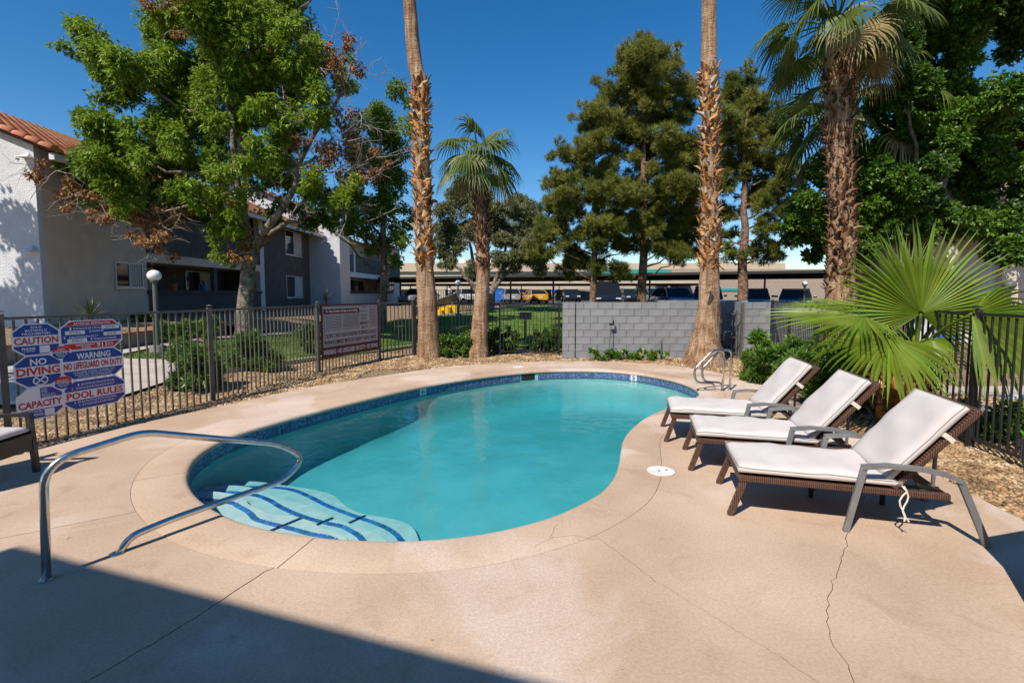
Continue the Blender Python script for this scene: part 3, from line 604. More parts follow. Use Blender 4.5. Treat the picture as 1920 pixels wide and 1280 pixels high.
# gravel pebbles
def pebbles():
    rg = RNG; spots = []
    def scatter(x0, x1, y0, y1, dens, size, z=None):
        n = int((x1-x0)*(y1-y0)*dens); p = np.c_[rg.uniform(x0, x1, n), rg.uniform(y0, y1, n)]
        p = p[~inpoly(p, np.array(DECK)) & ~inpoly(p, POOL+NRM*.4)]
        px = p[:, 0]/p[:, 1]; p = p[(np.abs(px) < 1.12)]
        spots.append(np.c_[p, hz(p[:, 0], p[:, 1])-.028, np.full(len(p), size)])
    scatter(-6.9, -4.3, 4.9, 8.2, 1700, .018); scatter(-6.6, -3.3, 8.2, 11.5, 850, .022); scatter(-5.6, -1.5, 11.5, 14.4, 600, .024)
    scatter(-1.5, 6.4, 11.6, 14.4, 480, .024); scatter(3.9, 5.6, 3.4, 6.6, 1400, .019); scatter(4.3, 8.5, 6.6, 11.6, 260, .028); scatter(5.6, 8, 3.5, 6.6, 350, .026)
    S = np.vstack(spots); lawnq = np.array([(-6.6, 9.6), (-5.5, 11.4), (-4.9, 12.8), (-3.8, 14.7), (-14, 16), (-14, 5.3), (-9.0, 6.2), (-7.0, 7.2), (-6.45, 8.1)])
    S = S[~inpoly(S[:, :2], lawnq)]; n = len(S)
    bmm = bmesh.new(); bmesh.ops.create_icosphere(bmm, subdivisions=1, radius=1); bv = np.array([v.co[:] for v in bmm.verts]); bf = np.array([[v.index for v in f.verts] for f in bmm.faces]); bmm.free()
    sc = S[:, 3:4]*rg.uniform(.55, 1.45, (n, 1))*np.c_[rg.uniform(.8, 1.5, n), rg.uniform(.7, 1.1, n), rg.uniform(.5, .8, n)]
    V = bv[None]*sc[:, None, :]*rg.uniform(.8, 1.15, (n, len(bv), 1)); a = rg.uniform(0, 6.28, n); c, s_ = np.cos(a)[:, None], np.sin(a)[:, None]
    X = V[..., 0]*c-V[..., 1]*s_; Y = V[..., 0]*s_+V[..., 1]*c
    W = np.stack([X+S[:, 0:1], Y+S[:, 1:2], V[..., 2]+S[:, 2:3]+S[:, 3:4]*.35], -1).reshape(-1, 3)
    FF = (bf[None]+(np.arange(n)*len(bv))[:, None, None]).reshape(-1, 3)
    o = npmesh('gravel', W, FF, 'pebble', smooth=True, kind='stuff', label='tan and brown landscape gravel between deck and fences')
    print('pebbles', n)
pebbles()
def blades():
    rg = RNG; P = []
    for x0, x1, y0, y1, n in ((-9.2, -3.4, 10.7, 17, 16000), (-7, 6, 16, 27, 16000)):
        p = np.c_[rg.uniform(x0, x1, n), rg.uniform(y0, y1, n)]; P.append(p)
    P = np.vstack(P); LA = np.array([(-9.1, 11.2), (-8.2, 10.9), (-6.7, 10.6), (-5.6, 11.6), (-5.0, 12.8), (-3.9, 14.6), (-3.2, 16.2), (-1, 16.0), (9, 16), (9, 27), (-4.5, 27), (-7, 24), (-7.4, 20), (-8.3, 17.2), (-9.3, 15)])
    P = P[inpoly(P, LA)]; n = len(P); z = hz(P[:, 0], P[:, 1])+.02; a = rg.uniform(0, 6.28, n); h = rg.uniform(.03, .075, n); w_ = .012+.006*rg.random(n); ln = rg.normal(0, .03, (n, 2))
    b0 = np.c_[P[:, 0]-np.cos(a)*w_, P[:, 1]-np.sin(a)*w_, z]; b1 = np.c_[P[:, 0]+np.cos(a)*w_, P[:, 1]+np.sin(a)*w_, z]; t = np.c_[P[:, 0]+ln[:, 0], P[:, 1]+ln[:, 1], z+h]
    V = np.stack([b0, b1, t], 1).reshape(-1, 3); npmesh('grass', V, np.arange(3*n).reshape(-1, 3), 'grass_blade', kind='stuff', label='short green lawn grass behind the fences')
blades()

# ------------------------------------------------------------------ fences
PICK = {}
def picket_mesh(h, t, mat):
    k = (round(h, 3), t, mat)
    if k not in PICK: PICK[k] = MB().box((0, 0, h/2), (t, t, h)).mesh('picket'); PICK[k].materials.append(M[mat])
    return PICK[k]
def fence(name, pts, h, mat, label, spacing=.105, t=.018, postw=.055, post_at=None, base=.07, cap=True, group=None, rails=('top', 'bottom')):
    root = empty(name, (pts[0][0], pts[0][1], hz1(*pts[0])), label=label, cat='fence', group=group); R0 = Vector(root.location)
    for (a, b) in zip(pts[:-1], pts[1:]):
        a = Vector((a[0], a[1], hz1(*a))); b = Vector((b[0], b[1], hz1(*b))); d = b-a; L = d.length; ang = math.atan2(d.y, d.x); u = d.normalized()
        zt = Vector((0, 0, h))
        MB().bar(a+zt, b+zt, .035, .032).build('top_rail', mat, root); (MB().bar(a+Vector((0, 0, base+.02)), b+Vector((0, 0, base+.02)), .03, .028).build('bottom_rail', mat, root) if 'bottom' in rails else None)
        n = int(L/spacing); me = picket_mesh(h-base-.02, t, mat)
        for i in range(1, n):
            p = a+d*(i/n); meshobj('picket', me, root, p+Vector((0, 0, base))-R0, (0, 0, ang))
    for p in (post_at if post_at is not None else pts):
        z = hz1(*p[:2]); pm_ = MB().box((p[0], p[1], z+(h+.05)/2-.03), (postw, postw, h+.11), ang)
        po = pm_.build('post', mat, root)
        if cap: MB().add([(p[0]+x*postw*.6, p[1]+y*postw*.6, z+h+.075) for x, y in ((-1, -1), (1, -1), (1, 1), (-1, 1))]+[(p[0], p[1], z+h+.1)], [(0, 1, 4), (1, 2, 4), (2, 3, 4), (3, 0, 4), (3, 2, 1, 0)]).build('post_cap', mat, po)
    return root
fence('metal_fence', [(-6.4, 3.9), (-5.85, 5.6), (-5.03, 8.15), (-4.44, 11.19), (-3.61, 13.29), (-2.85, 14.1)], 1.5, 'fence_metal', 'bronze metal picket fence along the left carrying both sign boards', spacing=.112, t=.02, postw=.065, base=-.05, rails=('top',))
fence('metal_fence', [(-2.8, 14.15), (-.35, 14.15), (1.36, 14.15)], 1.45, 'fence_black', 'black picket fence behind the two left palms at the lawn', spacing=.105)
fence('metal_fence', [(6.95, 13.1), (6.3, 10.1), (5.72, 7.4), (5.42, 5.7), (5.12, 4.0), (4.95, 2.6)], 1.55, 'fence_black', 'dark picket fence on the right behind the loungers and young fan palm', spacing=.105, postw=.06)
fence('metal_fence', [(6.9, 12.2), (9.6, 11.6), (13.5, 11.2)], 1.5, 'fence_black', 'dark picket fence on the far side of the small second pool', spacing=.115)
# ------------------------------------------------------------------ block walls
CH = .194; CW = .40
blk = {}
def block_wall(name, x0, x1, y, z0, courses, label, thick=.19, off0=0., cap_step=None):
    root = empty(name, ((x0+x1)/2, y, z0), label=label, cat='wall'); R0 = Vector(root.location)
    MB().bx(x0+.006, x1-.006, y+.018, y+thick-.018, z0-.2, z0+courses*CH-.01).build('mortar', 'mortar', root)
    for r in range(courses):
        x = x0-(CW/2 if (r % 2) else 0)-off0
        while x < x1-.02:
            a, b = max(x, x0), min(x+CW, x1); x += CW
            if b-a < .03: continue
            wd = round(b-a-.009, 3); k = (wd, thick)
            if k not in blk:
                me = bpy.data.meshes.new('block'); bmm = bmesh.new(); bmesh.ops.create_cube(bmm, size=1); bmesh.ops.scale(bmm, vec=(wd, thick, CH-.008), verts=bmm.verts)
                bmesh.ops.bevel(bmm, geom=bmm.edges[:], offset=.004, segments=1, affect='EDGES'); bmm.to_mesh(me); bmm.free(); me.materials.append(M['block']); blk[k] = me
            meshobj('block', blk[k], root, Vector(((a+b)/2, y+thick/2+random.uniform(-.002, .002), z0+(r+.5)*CH))-R0)
    return root
block_wall('block_pier', 1.40, 1.74, 13.5, -.02, 8, 'grey painted block pier at the left end of the block wall', off0=.03)
block_wall('block_wall', 1.765, 5.45, 13.5, -.02, 8, 'grey painted concrete block wall behind the pool')
block_wall('block_wall', 6.42, 8.55, 13.5, -.02, 8, 'grey painted block wall section right of the equipment gate')
block_wall('block_wall', 4.6, 7.4, 15.4, .0, 8, 'shaded grey block wall at the back of the pump enclosure')
m = MB().bx(5.27, 5.45, 13.7, 15.4, -.1, 1.53); m.build('side_wall', 'block', None, label='left side wall of the pump enclosure behind the tall palm', cat='wall')
m = MB().bx(6.42, 6.6, 13.7, 15.4, -.1, 1.53); m.build('side_wall', 'block', None, label='right side wall of the pump enclosure beside the gate', cat='wall')
# gate of the enclosure
g = empty('metal_gate', (5.93, 13.62, 0), label='dark iron picket gate between the block walls', cat='gate')
MB().bar((5.5, 13.62, 1.2), (6.38, 13.62, 1.2), .03, .03).build('top_rail', 'fence_metal', g); MB().bar((5.5, 13.62, .12), (6.38, 13.62, .12), .03, .03).build('bottom_rail', 'fence_metal', g)
MB().bar((5.5, 13.62, .55), (6.38, 13.62, .55), .03, .03).build('middle_rail', 'fence_metal', g)
for i in range(8): meshobj('picket', picket_mesh(1.1, .018, 'fence_metal'), g, (5.52+i*.12-5.93, 0, .1))
for x in (5.49, 6.39): MB().box((x, 13.62, .75), (.05, .05, 1.5)).build('post', 'fence_metal', g)
# pool equipment
f = empty('filter_tank', (5.75, 14.6, 0), label='black pool filter tank with yellow label behind the gate', cat='pool filter')
MB().lathe([(.0, 0), (.28, .0), (.3, .1), (.3, .75), (.26, .88), (.12, .95), (0, .97)], 20, (5.75, 14.6, 0)).build('tank', 'black_metal', f, smooth='auto'); MB().box((5.66, 14.3, .58), (.2, .02, .16)).build('label_plate', 'yellow', f)
MB().lathe([(.31, .74), (.325, .76), (.325, .79), (.31, .81)], 20, (5.75, 14.6, 0)).build('clamp_band', 'alu', f)
f = empty('pool_pump', (6.15, 14.2, 0), label='grey pool pump with white pipes behind the gate', cat='pump')
MB().tube([(6.0, 14.2, .3), (6.35, 14.2, .3)], .11, 14).build('motor', 'lamp_gray', f, smooth='auto'); MB().lathe([(.0, 0), (.12, 0), (.12, .4), (.05, .44), (0, .44)], 14, (5.95, 14.15, 0)).build('basket_housing', 'black_metal', f, smooth='auto')
MB().tube([(6.15, 14.2, .4), (6.15, 14.2, .62), (6.2, 14.2, .66), (6.4, 14.25, .66)], .03, 8).build('pipe', 'white_plastic', f, smooth=True); MB().box((6.18, 14.2, .1), (.4, .26, .2)).build('base', 'base_concrete', f)
# sprinkler riser and pipe on the wall
f = empty('sprinkler_riser', (2.62, 13.3, 0), label='thin leaning sprinkler riser with square head before block wall', cat='sprinkler')
MB().tube([(2.62, 13.25, -.05), (2.70, 13.34, .9)], .012, 6).build('pipe', 'lamp_gray', f); MB().box((2.72, 13.36, .93), (.13, .05, .05)).build('head', 'black_metal', f); MB().box((2.77, 13.37, .98), (.03, .04, .13)).build('nozzle', 'black_metal', f)
MB().tube([(4.13, 13.42, -.05), (4.1, 13.44, .48)], .015, 6).build('stub_pipe', 'lamp_gray', None, label='short grey stub pipe standing against the block wall', cat='pipe')

# ------------------------------------------------------------------ signs
def frame_of(a, b, side=1, off=.03):
    a = Vector((*a, 0)); b = Vector((*b, 0)); u = (b-a).normalized(); n = Vector((u.y, -u.x, 0))*side; return u, n
u, n = frame_of((-5.85, 5.6), (-5.03, 8.15)); V3 = Vector((0, 0, 1))
S0 = Vector((-5.85, 5.6, 0))+u*.07+n*.035; SZ = .27
sg = empty('pool_sign', S0+u*.6+V3*SZ, label='cluster of blue, red and white octagonal pool warning signs on the fence', cat='sign')
def P2(x, y, k=0.): return S0+u*x+V3*(SZ+y)+n*k
def octo(cx, cy, wd, ht, c=.3):
    a, b = wd/2, ht/2; k = min(a, b)*c*2; ky = k*.78
    return [(cx-a+k, cy-b), (cx+a-k, cy-b), (cx+a, cy-b+ky), (cx+a, cy+b-ky), (cx+a-k, cy+b), (cx-a+k, cy+b), (cx-a, cy+b-ky), (cx-a, cy-b+ky)]
def plate(name, poly, k0, k1, mat, parent):
    nn = len(poly); MBo = MB().add([P2(x, y, k0) for x, y in poly]+[P2(x, y, k1) for x, y in poly], [tuple(range(nn)), tuple(range(2*nn-1, nn-1, -1))]+[(i, nn+i, nn+(i+1) % nn, (i+1) % nn) for i in range(nn)])
    return MBo.build(name, mat, parent)
def clip_poly(poly, y0, y1):
    out = poly
    for yy, sgn in ((y0, 1), (y1, -1)):
        res = []
        for (ax, ay), (bx, by) in zip(out, out[1:]+out[:1]):
            ia, ib = sgn*(ay-yy) >= 0, sgn*(by-yy) >= 0
            if ia: res.append((ax, ay))
            if ia != ib: t = (yy-ay)/(by-ay); res.append((ax+(bx-ax)*t, yy))
        out = res
    return out
def band(poly_in, y0, y1, mat, parent, k=.0075, name='printed_band'): 
    q = clip_poly(poly_in, y0, y1)
    if len(q) > 2: return plate(name, q, .004, k, mat, parent)
def stx(s_, x, y, wd, ht, mat, parent, k=.0085): text(s_, parent, P2(x, y, k), u, V3, wd, ht, mat, off=0)
def lines(parent, x, y, wd, ht, n_, mat='sign_white', k=.0085):
    rg = random.Random(int(x*1000+y*77)); m = MB()
    for i in range(n_):
        yy = y+ht*(.5-(i+.5)/n_); xx = x-wd/2
        while xx < x+wd/2-.02:
            w_ = min(rg.uniform(.012, .04), x+wd/2-xx); m.add([P2(xx, yy-ht/n_*.22, k), P2(xx+w_, yy-ht/n_*.22, k), P2(xx+w_, yy+ht/n_*.22, k), P2(xx, yy+ht/n_*.22, k)], [(0, 1, 2, 3)]); xx += w_+.008
    m.build('small_print', mat, parent)
LW, LH = .475, .385; RW = .735
lx, rx = .235, .47+RW/2
rowy = [.965, .585, .195]
def rect(x0, x1, y0, y1): return [(x0, y0), (x1, y0), (x1, y1), (x0, y1)]
# left column
for i, cy in enumerate(rowy):
    p = plate('sign_plate', octo(lx, cy, LW, LH), 0, .004, 'sign_white', sg); q = octo(lx, cy, LW-.035, LH-.03)
    if i == 0:
        band(q, cy+.045, cy+.2, 'ink_blue', p); band(q, cy-.2, cy-.07, 'ink_blue', p); band(q, cy-.058, cy+.04, 'sign_white', p, .006)
        stx('SOLO', lx, cy+.148, .11, .026, 'sign_white', p); stx('BATHING IS', lx, cy+.11, .215, .026, 'sign_white', p); stx('PROHIBITED', lx, cy+.071, .28, .026, 'sign_white', p)
        stx('CAUTION', lx, cy-.012, .435, .083, 'ink_red', p); stx('PHONE', lx-.085, cy-.105, .13, .033, 'sign_white', p); stx('LOCATION', lx-.08, cy-.135, .105, .017, 'sign_white', p)
        plate('blank_panel', rect(lx+.02, lx+.125, cy-.167, cy-.078), .0075, .0085, 'sign_white', p)
    elif i == 1:
        band(q, cy+.06, cy+.2, 'ink_blue', p); band(q, cy-.2, cy-.06, 'ink_blue', p)
        stx('NO', lx, cy+.112, .165, .082, 'sign_white', p); stx('DIVING', lx, cy+.0, .43, .095, 'ink_red', p)
        m = MB()
        for (ra, rb) in ((.05, .062),):
            C_ = [(math.cos(t)*1.25, math.sin(t)) for t in np.linspace(0, 2*math.pi, 28, endpoint=False)]
            m.add([P2(lx+.01+x*ra, cy-.115+y*ra, .0085) for x, y in C_]+[P2(lx+.01+x*rb, cy-.115+y*rb, .0085) for x, y in C_], [(j, (j+1) % 28, 28+(j+1) % 28, 28+j) for j in range(28)])
        for (x0, y0, x1, y1, wd) in ((-.05, .04, .05, -.04, .006), (-.045, -.035, .04, .04, .008)):
            dx, dy = x1-x0, y1-y0; L_ = math.hypot(dx, dy); ox, oy = -dy/L_*wd, dx/L_*wd; b0 = (lx+.01, cy-.115)
            m.add([P2(b0[0]+x0+ox, b0[1]+y0+oy, .0087), P2(b0[0]+x0-ox, b0[1]+y0-oy, .0087), P2(b0[0]+x1-ox, b0[1]+y1-oy, .0087), P2(b0[0]+x1+ox, b0[1]+y1+oy, .0087)], [(0, 1, 2, 3)])
        m.build('no_diving_symbol', 'sign_white', p)
    else:
        band(q, cy-.2, cy-.075, 'ink_purple', p); qq = clip_poly(q, cy+.055, cy+.2); plate('printed_band', [(max(x, lx+.0), y) for x, y in qq], .004, .0075, 'ink_purple', p)
        stx('CAPACITY', lx, cy-.01, .435, .085, 'ink_red', p); stx('SERVICE CO.', lx+.075, cy+.092, .14, .018, 'sign_white', p); stx('OPERATOR', lx+.085, cy+.066, .15, .018, 'sign_white', p)
        lines(p, lx+.045, cy+.14, .07, .055, 3); stx('POOL', lx-.035, cy-.135, .11, .032, 'sign_white', p); lines(p, lx-.05, cy-.095, .16, .025, 2)
        plate('blank_panel', rect(lx+.03, lx+.13, cy-.167, cy-.082), .0075, .0085, 'sign_white', p)
# right column
for i, cy in enumerate(rowy):
    cy += .012; p = plate('sign_plate', octo(rx, cy, RW, LH), 0, .004, 'sign_white', sg); q = octo(rx, cy, RW-.035, LH-.03)
    if i == 0:
        band(q, cy+.125, cy+.2, 'ink_red', p); band(q, cy-.09, cy+.12, 'ink_blue', p); band(q, cy-.2, cy-.105, 'ink_red', p)
        stx('ARTIFICIAL RESPIRATION', rx, cy+.15, .43, .03, 'sign_white', p)
        for t_, x, y in (('1', -.25, .09), ('2', -.03, .045), ('3', -.32, -.02), ('4', -.02, -.06)): stx(t_, rx+x, cy+y, .02, .035, 'sign_white', p)
        for x, y in ((.22, .09), (-.2, .04), (.24, .0), (-.18, -.062)):
            plate('picture_panel', rect(rx+x-.11, rx+x+.11, cy+y-.025, cy+y+.022), .0075, .0085, 'sign_white', p); lines(p, rx+x, cy+y, .13, .03, 2, 'ink_black', .0095)
        lines(p, rx-.05, cy+.09, .34, .03, 2); lines(p, rx+.06, cy+.045, .14, .03, 2); lines(p, rx-.1, cy-.02, .34, .03, 2); lines(p, rx+.16, cy-.06, .3, .03, 2)
        stx('EMERGENCY', rx-.09, cy-.127, .22, .026, 'sign_white', p); stx('DIAL', rx-.08, cy-.157, .11, .022, 'sign_white', p); stx('911', rx+.1, cy-.14, .12, .06, 'sign_white', p); lines(p, rx+.215, cy-.14, .09, .045, 3)
    elif i == 1:
        band(q, cy+.055, cy+.2, 'ink_blue', p); band(q, cy-.2, cy-.075, 'ink_blue', p)
        stx('WARNING', rx, cy+.11, .4, .082, 'sign_white', p); stx('NO LIFEGUARD ON DUTY', rx, cy-.01, .69, .088, 'ink_red', p)
        for t_, y, w_ in (('CHILDREN UNDER 14 YEARS OLD', -.098, .5), ('SHOULD NOT USE FACILITY WITHOUT', -.127, .46), ('AN ADULT IN ATTENDANCE', -.155, .4)): stx(t_, rx, cy+y, w_, .019, 'sign_white', p)
    else:
        band(q, cy+.055, cy+.2, 'ink_purple', p); band(q, cy-.2, cy-.065, 'ink_purple', p); stx('POOL RULES', rx, cy-.005, .67, .088, 'ink_red', p)
        for t_, x, y in (('1', -.2, .135), ('2', -.27, .09), ('3', -.25, -.09), ('4', -.2, -.13)): stx(t_, rx+x, cy+y, .016, .025, 'sign_white', p)
        lines(p, rx+.03, cy+.135, .4, .028, 2); lines(p, rx, cy+.09, .46, .028, 2); lines(p, rx+.02, cy-.09, .48, .028, 2); lines(p, rx+.03, cy-.13, .4, .028, 2)
for cy, a, b_, c_ in ((.78, 'KEEP', 'POOL', ('GATE', 'CLOSED')), (.40, 'EMERGENCY', None, ('SHUT-OFF', 'SWITCH'))):
    p = plate('sign_plate', octo(.475, cy, .205, .17, .32), 0.001, .005, 'sign_white', sg); q = octo(.475, cy, .18, .15, .32)
    band(q, cy+.006, cy+.1, 'ink_red', p); band(q, cy-.1, cy-.004, 'ink_blue', p)
    if b_: stx(a, .475, cy+.042, .075, .02, 'sign_white', p); stx(b_, .475, cy+.018, .14, .018, 'sign_white', p)
    else: stx(a, .475, cy+.026, .13, .022, 'sign_white', p)
    stx(c_[0], .475, cy-.022, .12, .022, 'sign_white', p); stx(c_[1], .475, cy-.048, .08, .018, 'sign_white', p)
# maroon rule board
A_, B_ = (-4.44, 11.19), (-3.61, 13.29); u, n = frame_of(A_, B_)
S0 = Vector((*A_, 0))+u*.05+n*.04; SZ = .27; BW = 2.13; BH = 1.25
sg2 = empty('rules_sign', S0+u*1.07+V3*SZ, label='large maroon framed grey rules board on the fence left of the palms', cat='sign')
p = plate('backing', rect(0, BW, 0, BH), 0, .01, 'maroon', sg2); fc = plate('face', rect(.06, BW-.05, .25, BH-.045), .0095, .013, 'sign_gray', sg2)
def outline(x0, x1, y0, y1, wd=.008, mat='ink_black', k=.0145):
    m = MB()
    for q in (rect(x0, x1, y0, y0+wd), rect(x0, x1, y1-wd, y1), rect(x0, x0+wd, y0, y1), rect(x1-wd, x1, y0, y1)): m.add([P2(x, y, k) for x, y in q], [(0, 1, 2, 3)])
    m.build('printed_outline', mat, fc)
outline(.08, BW-.07, .27, BH-.065); outline(.1, 1.33, .63, 1.12)
plate('title_band', rect(.09, 1.34, 1.02, 1.14), .013, .0145, 'maroon', fc); stx('For Your Comfort & Safety at the Pool/Spa', .715, 1.078, 1.12, .075, 'sign_white', fc, .0155)
lines(fc, .42, .83, .56, .34, 9, 'ink_black', .0145); lines(fc, 1.02, .83, .56, .34, 11, 'ink_black', .0145)
stx('Capacity', 1.52, 1.14, .14, .05, 'ink_dark', fc, .0145); stx('Pool 48  Spa 7', 1.52, 1.05, .32, .05, 'ink_dark', fc, .0145); outline(1.40, 1.65, .83, .98, .006); lines(fc, 1.52, .905, .2, .12, 4, 'ink_black', .0145)
stx('EMERGENCY', 1.54, .75, .36, .075, 'ink_dark', fc, .0145); stx('CALL 911', 1.54, .645, .26, .075, 'ink_dark', fc, .0145); outline(1.74, 2.02, .63, 1.15, .006); lines(fc, 1.88, .89, .24, .46, 12, 'ink_black', .0145)
stx('CHILDREN 12 YEARS OF AGE OR YOUNGER MUST BE SUPERVISED BY AN ADULT', 1.06, .51, 1.9, .1, 'ink_dark', fc, .0145); stx('MAXIMUM RECOMMENDED TIME FOR SUCH CHILDREN TO USE SPA IS 10 MINUTES', 1.06, .36, 1.9, .1, 'ink_dark', fc, .0145)
stx('WARNING \u2022 NO LIFEGUARD ON DUTY \u2022 NO DIVING', 1.06, .13, 2.0, .12, 'sign_white', p, .0115)

# ------------------------------------------------------------------ rails
def fillet(P, r, k=6):
    P = [Vector(p) for p in P]; out = [P[0]]
    for i in range(1, len(P)-1):
        a, b, c = P[i-1], P[i], P[i+1]; d1, d2 = (a-b), (c-b); rr = min(r if not hasattr(r, '__len__') else r[i], d1.length*.48, d2.length*.48)
        p, q = b+d1.normalized()*rr, b+d2.normalized()*rr
        for t in np.linspace(0, 1, k): out.append(p*(1-t)**2+b*2*t*(1-t)+q*t*t)
    out.append(P[-1]); return out
def railpath(base, d, pts): return [Vector((base[0]+d[0]*s, base[1]+d[1]*s, z)) for s, z in pts]
ud = Vector((.556, .831)); f = empty('handrail', (-2.93, 2.97, 0), label='stainless steel entry handrail looping over the pool steps', cat='handrail')
hp = railpath((-2.93, 2.97), ud, [(0, -.02), (.02, .74), (.55, .81), (1.56, .46), (1.80, .27), (1.6, .12), (.72, .115), (.44, .09), (.36, -.02)])
MB().tube(fillet(hp, [0, .17, .10, .13, .2, .12, .1, .13, 0], 8), .0245, 16).build('rail', 'steel', f, smooth=True)
for s in (0, .36): MB().lathe([(.0, 0), (.045, 0), (.045, .006), (.03, .012), (0, .012)], 16, (-2.93+ud.x*s, 2.97+ud.y*s, 0)).build('escutcheon', 'steel', f, smooth='auto')
for k, (bx_, by_) in enumerate(((3.86, 8.9), (4.03, 8.98))):
    dv = Vector((-.97, -.16)).normalized(); f = empty('grab_rail', (bx_, by_, 0), label=('nearer' if k == 0 else 'farther')+' of the two bent steel grab rails at the far pool edge', cat='handrail', group='steel grab rails at the far pool edge')
    MB().tube(fillet(railpath((bx_, by_), dv, [(0, -.02), (-.02, .74), (.2, .76), (.58, .40), (.53, .17), (.18, .14), (.14, -.02)]), [0, .1, .1, .13, .1, .06, 0], 7), .021, 12).build('rail', 'steel', f, smooth=True)
    MB().lathe([(.0, 0), (.04, 0), (.04, .006), (0, .01)], 12, (bx_, by_, 0)).build('escutcheon', 'steel', f)
# skimmer lids
for (x, y, r, lb) in ((1.50, 4.83, .135, 'round white skimmer lid beside the nearest loungers'), (.16, 11.72, .14, 'round white skimmer lid at the far pool edge')):
    f = empty('skimmer_lid', (x, y, 0), label=lb, cat='lid'); MB().lathe([(0, .004), (r, .004), (r, .010), (r-.012, .012), (r-.02, .010), (0, .011)], 28, (x, y, 0)).build('lid', 'white_plastic', f, smooth='auto')
    for dx in (-.02, .06): MB().lathe([(0, .0115), (.012, .0115), (.012, .0135), (0, .0135)], 8, (x+dx, y+dx*.3, 0)).build('finger_hole', 'hole', f)

# ------------------------------------------------------------------ loungers
def rounded_cushion(L, W, T, nx=22, ny=12, crown=.018, seed=0):
    m = MB(); rg = np.random.default_rng(seed); vs = []; rr = .05
    ph = rg.uniform(0, 6, 6)
    for i in range(nx+1):
        for j in range(ny+1):
            x = L*i/nx; y = W*(j/ny-.5); e = min(x, L-x, W/2-abs(y)); ez = T/2*(1-max(0, 1-e/rr)**2.2) if e < rr else T/2
            ez = max(ez, T*.22); cr_ = crown*math.sin(math.pi*i/nx)**.5*max(math.cos(y/W*math.pi), 0)**.5+.006*math.sin(9*x+ph[0]+4*y)+.004*math.sin(17*x-9*y+ph[1])+.004*math.sin(31*x+6*y+ph[2])*math.sin(5*y+ph[3])
            vs.append((x, y, T/2+ez+max(cr_, 0)))
    nb = len(vs)
    for i in range(nx+1):
        for j in range(ny+1):
            x = L*i/nx; y = W*(j/ny-.5); e = min(x, L-x, W/2-abs(y)); ez = T/2*(1-max(0, 1-e/rr)**2.2) if e < rr else T/2; ez = max(ez, T*.22); vs.append((x, y, T/2-ez))
    k = ny+1; fs = []
    for i in range(nx):
        for j in range(ny):
            fs.append((i*k+j, (i+1)*k+j, (i+1)*k+j+1, i*k+j+1)); fs.append((nb+i*k+j, nb+i*k+j+1, nb+(i+1)*k+j+1, nb+(i+1)*k+j))
    bd = [(i, 0) for i in range(nx+1)]+[(nx, j) for j in range(1, ny+1)]+[(i, ny) for i in range(nx-1, -1, -1)]+[(0, j) for j in range(ny-1, 0, -1)]
    idx = [i*k+j for i, j in bd]; nbd = len(idx)
    for a in range(nbd): fs.append((idx[a], nb+idx[a], nb+idx[(a+1) % nbd], idx[(a+1) % nbd]))
    m.add(vs, fs); pip = [Vector(vs[q])+Vector((0, 0, .0)) for q in idx]
    return m, pip
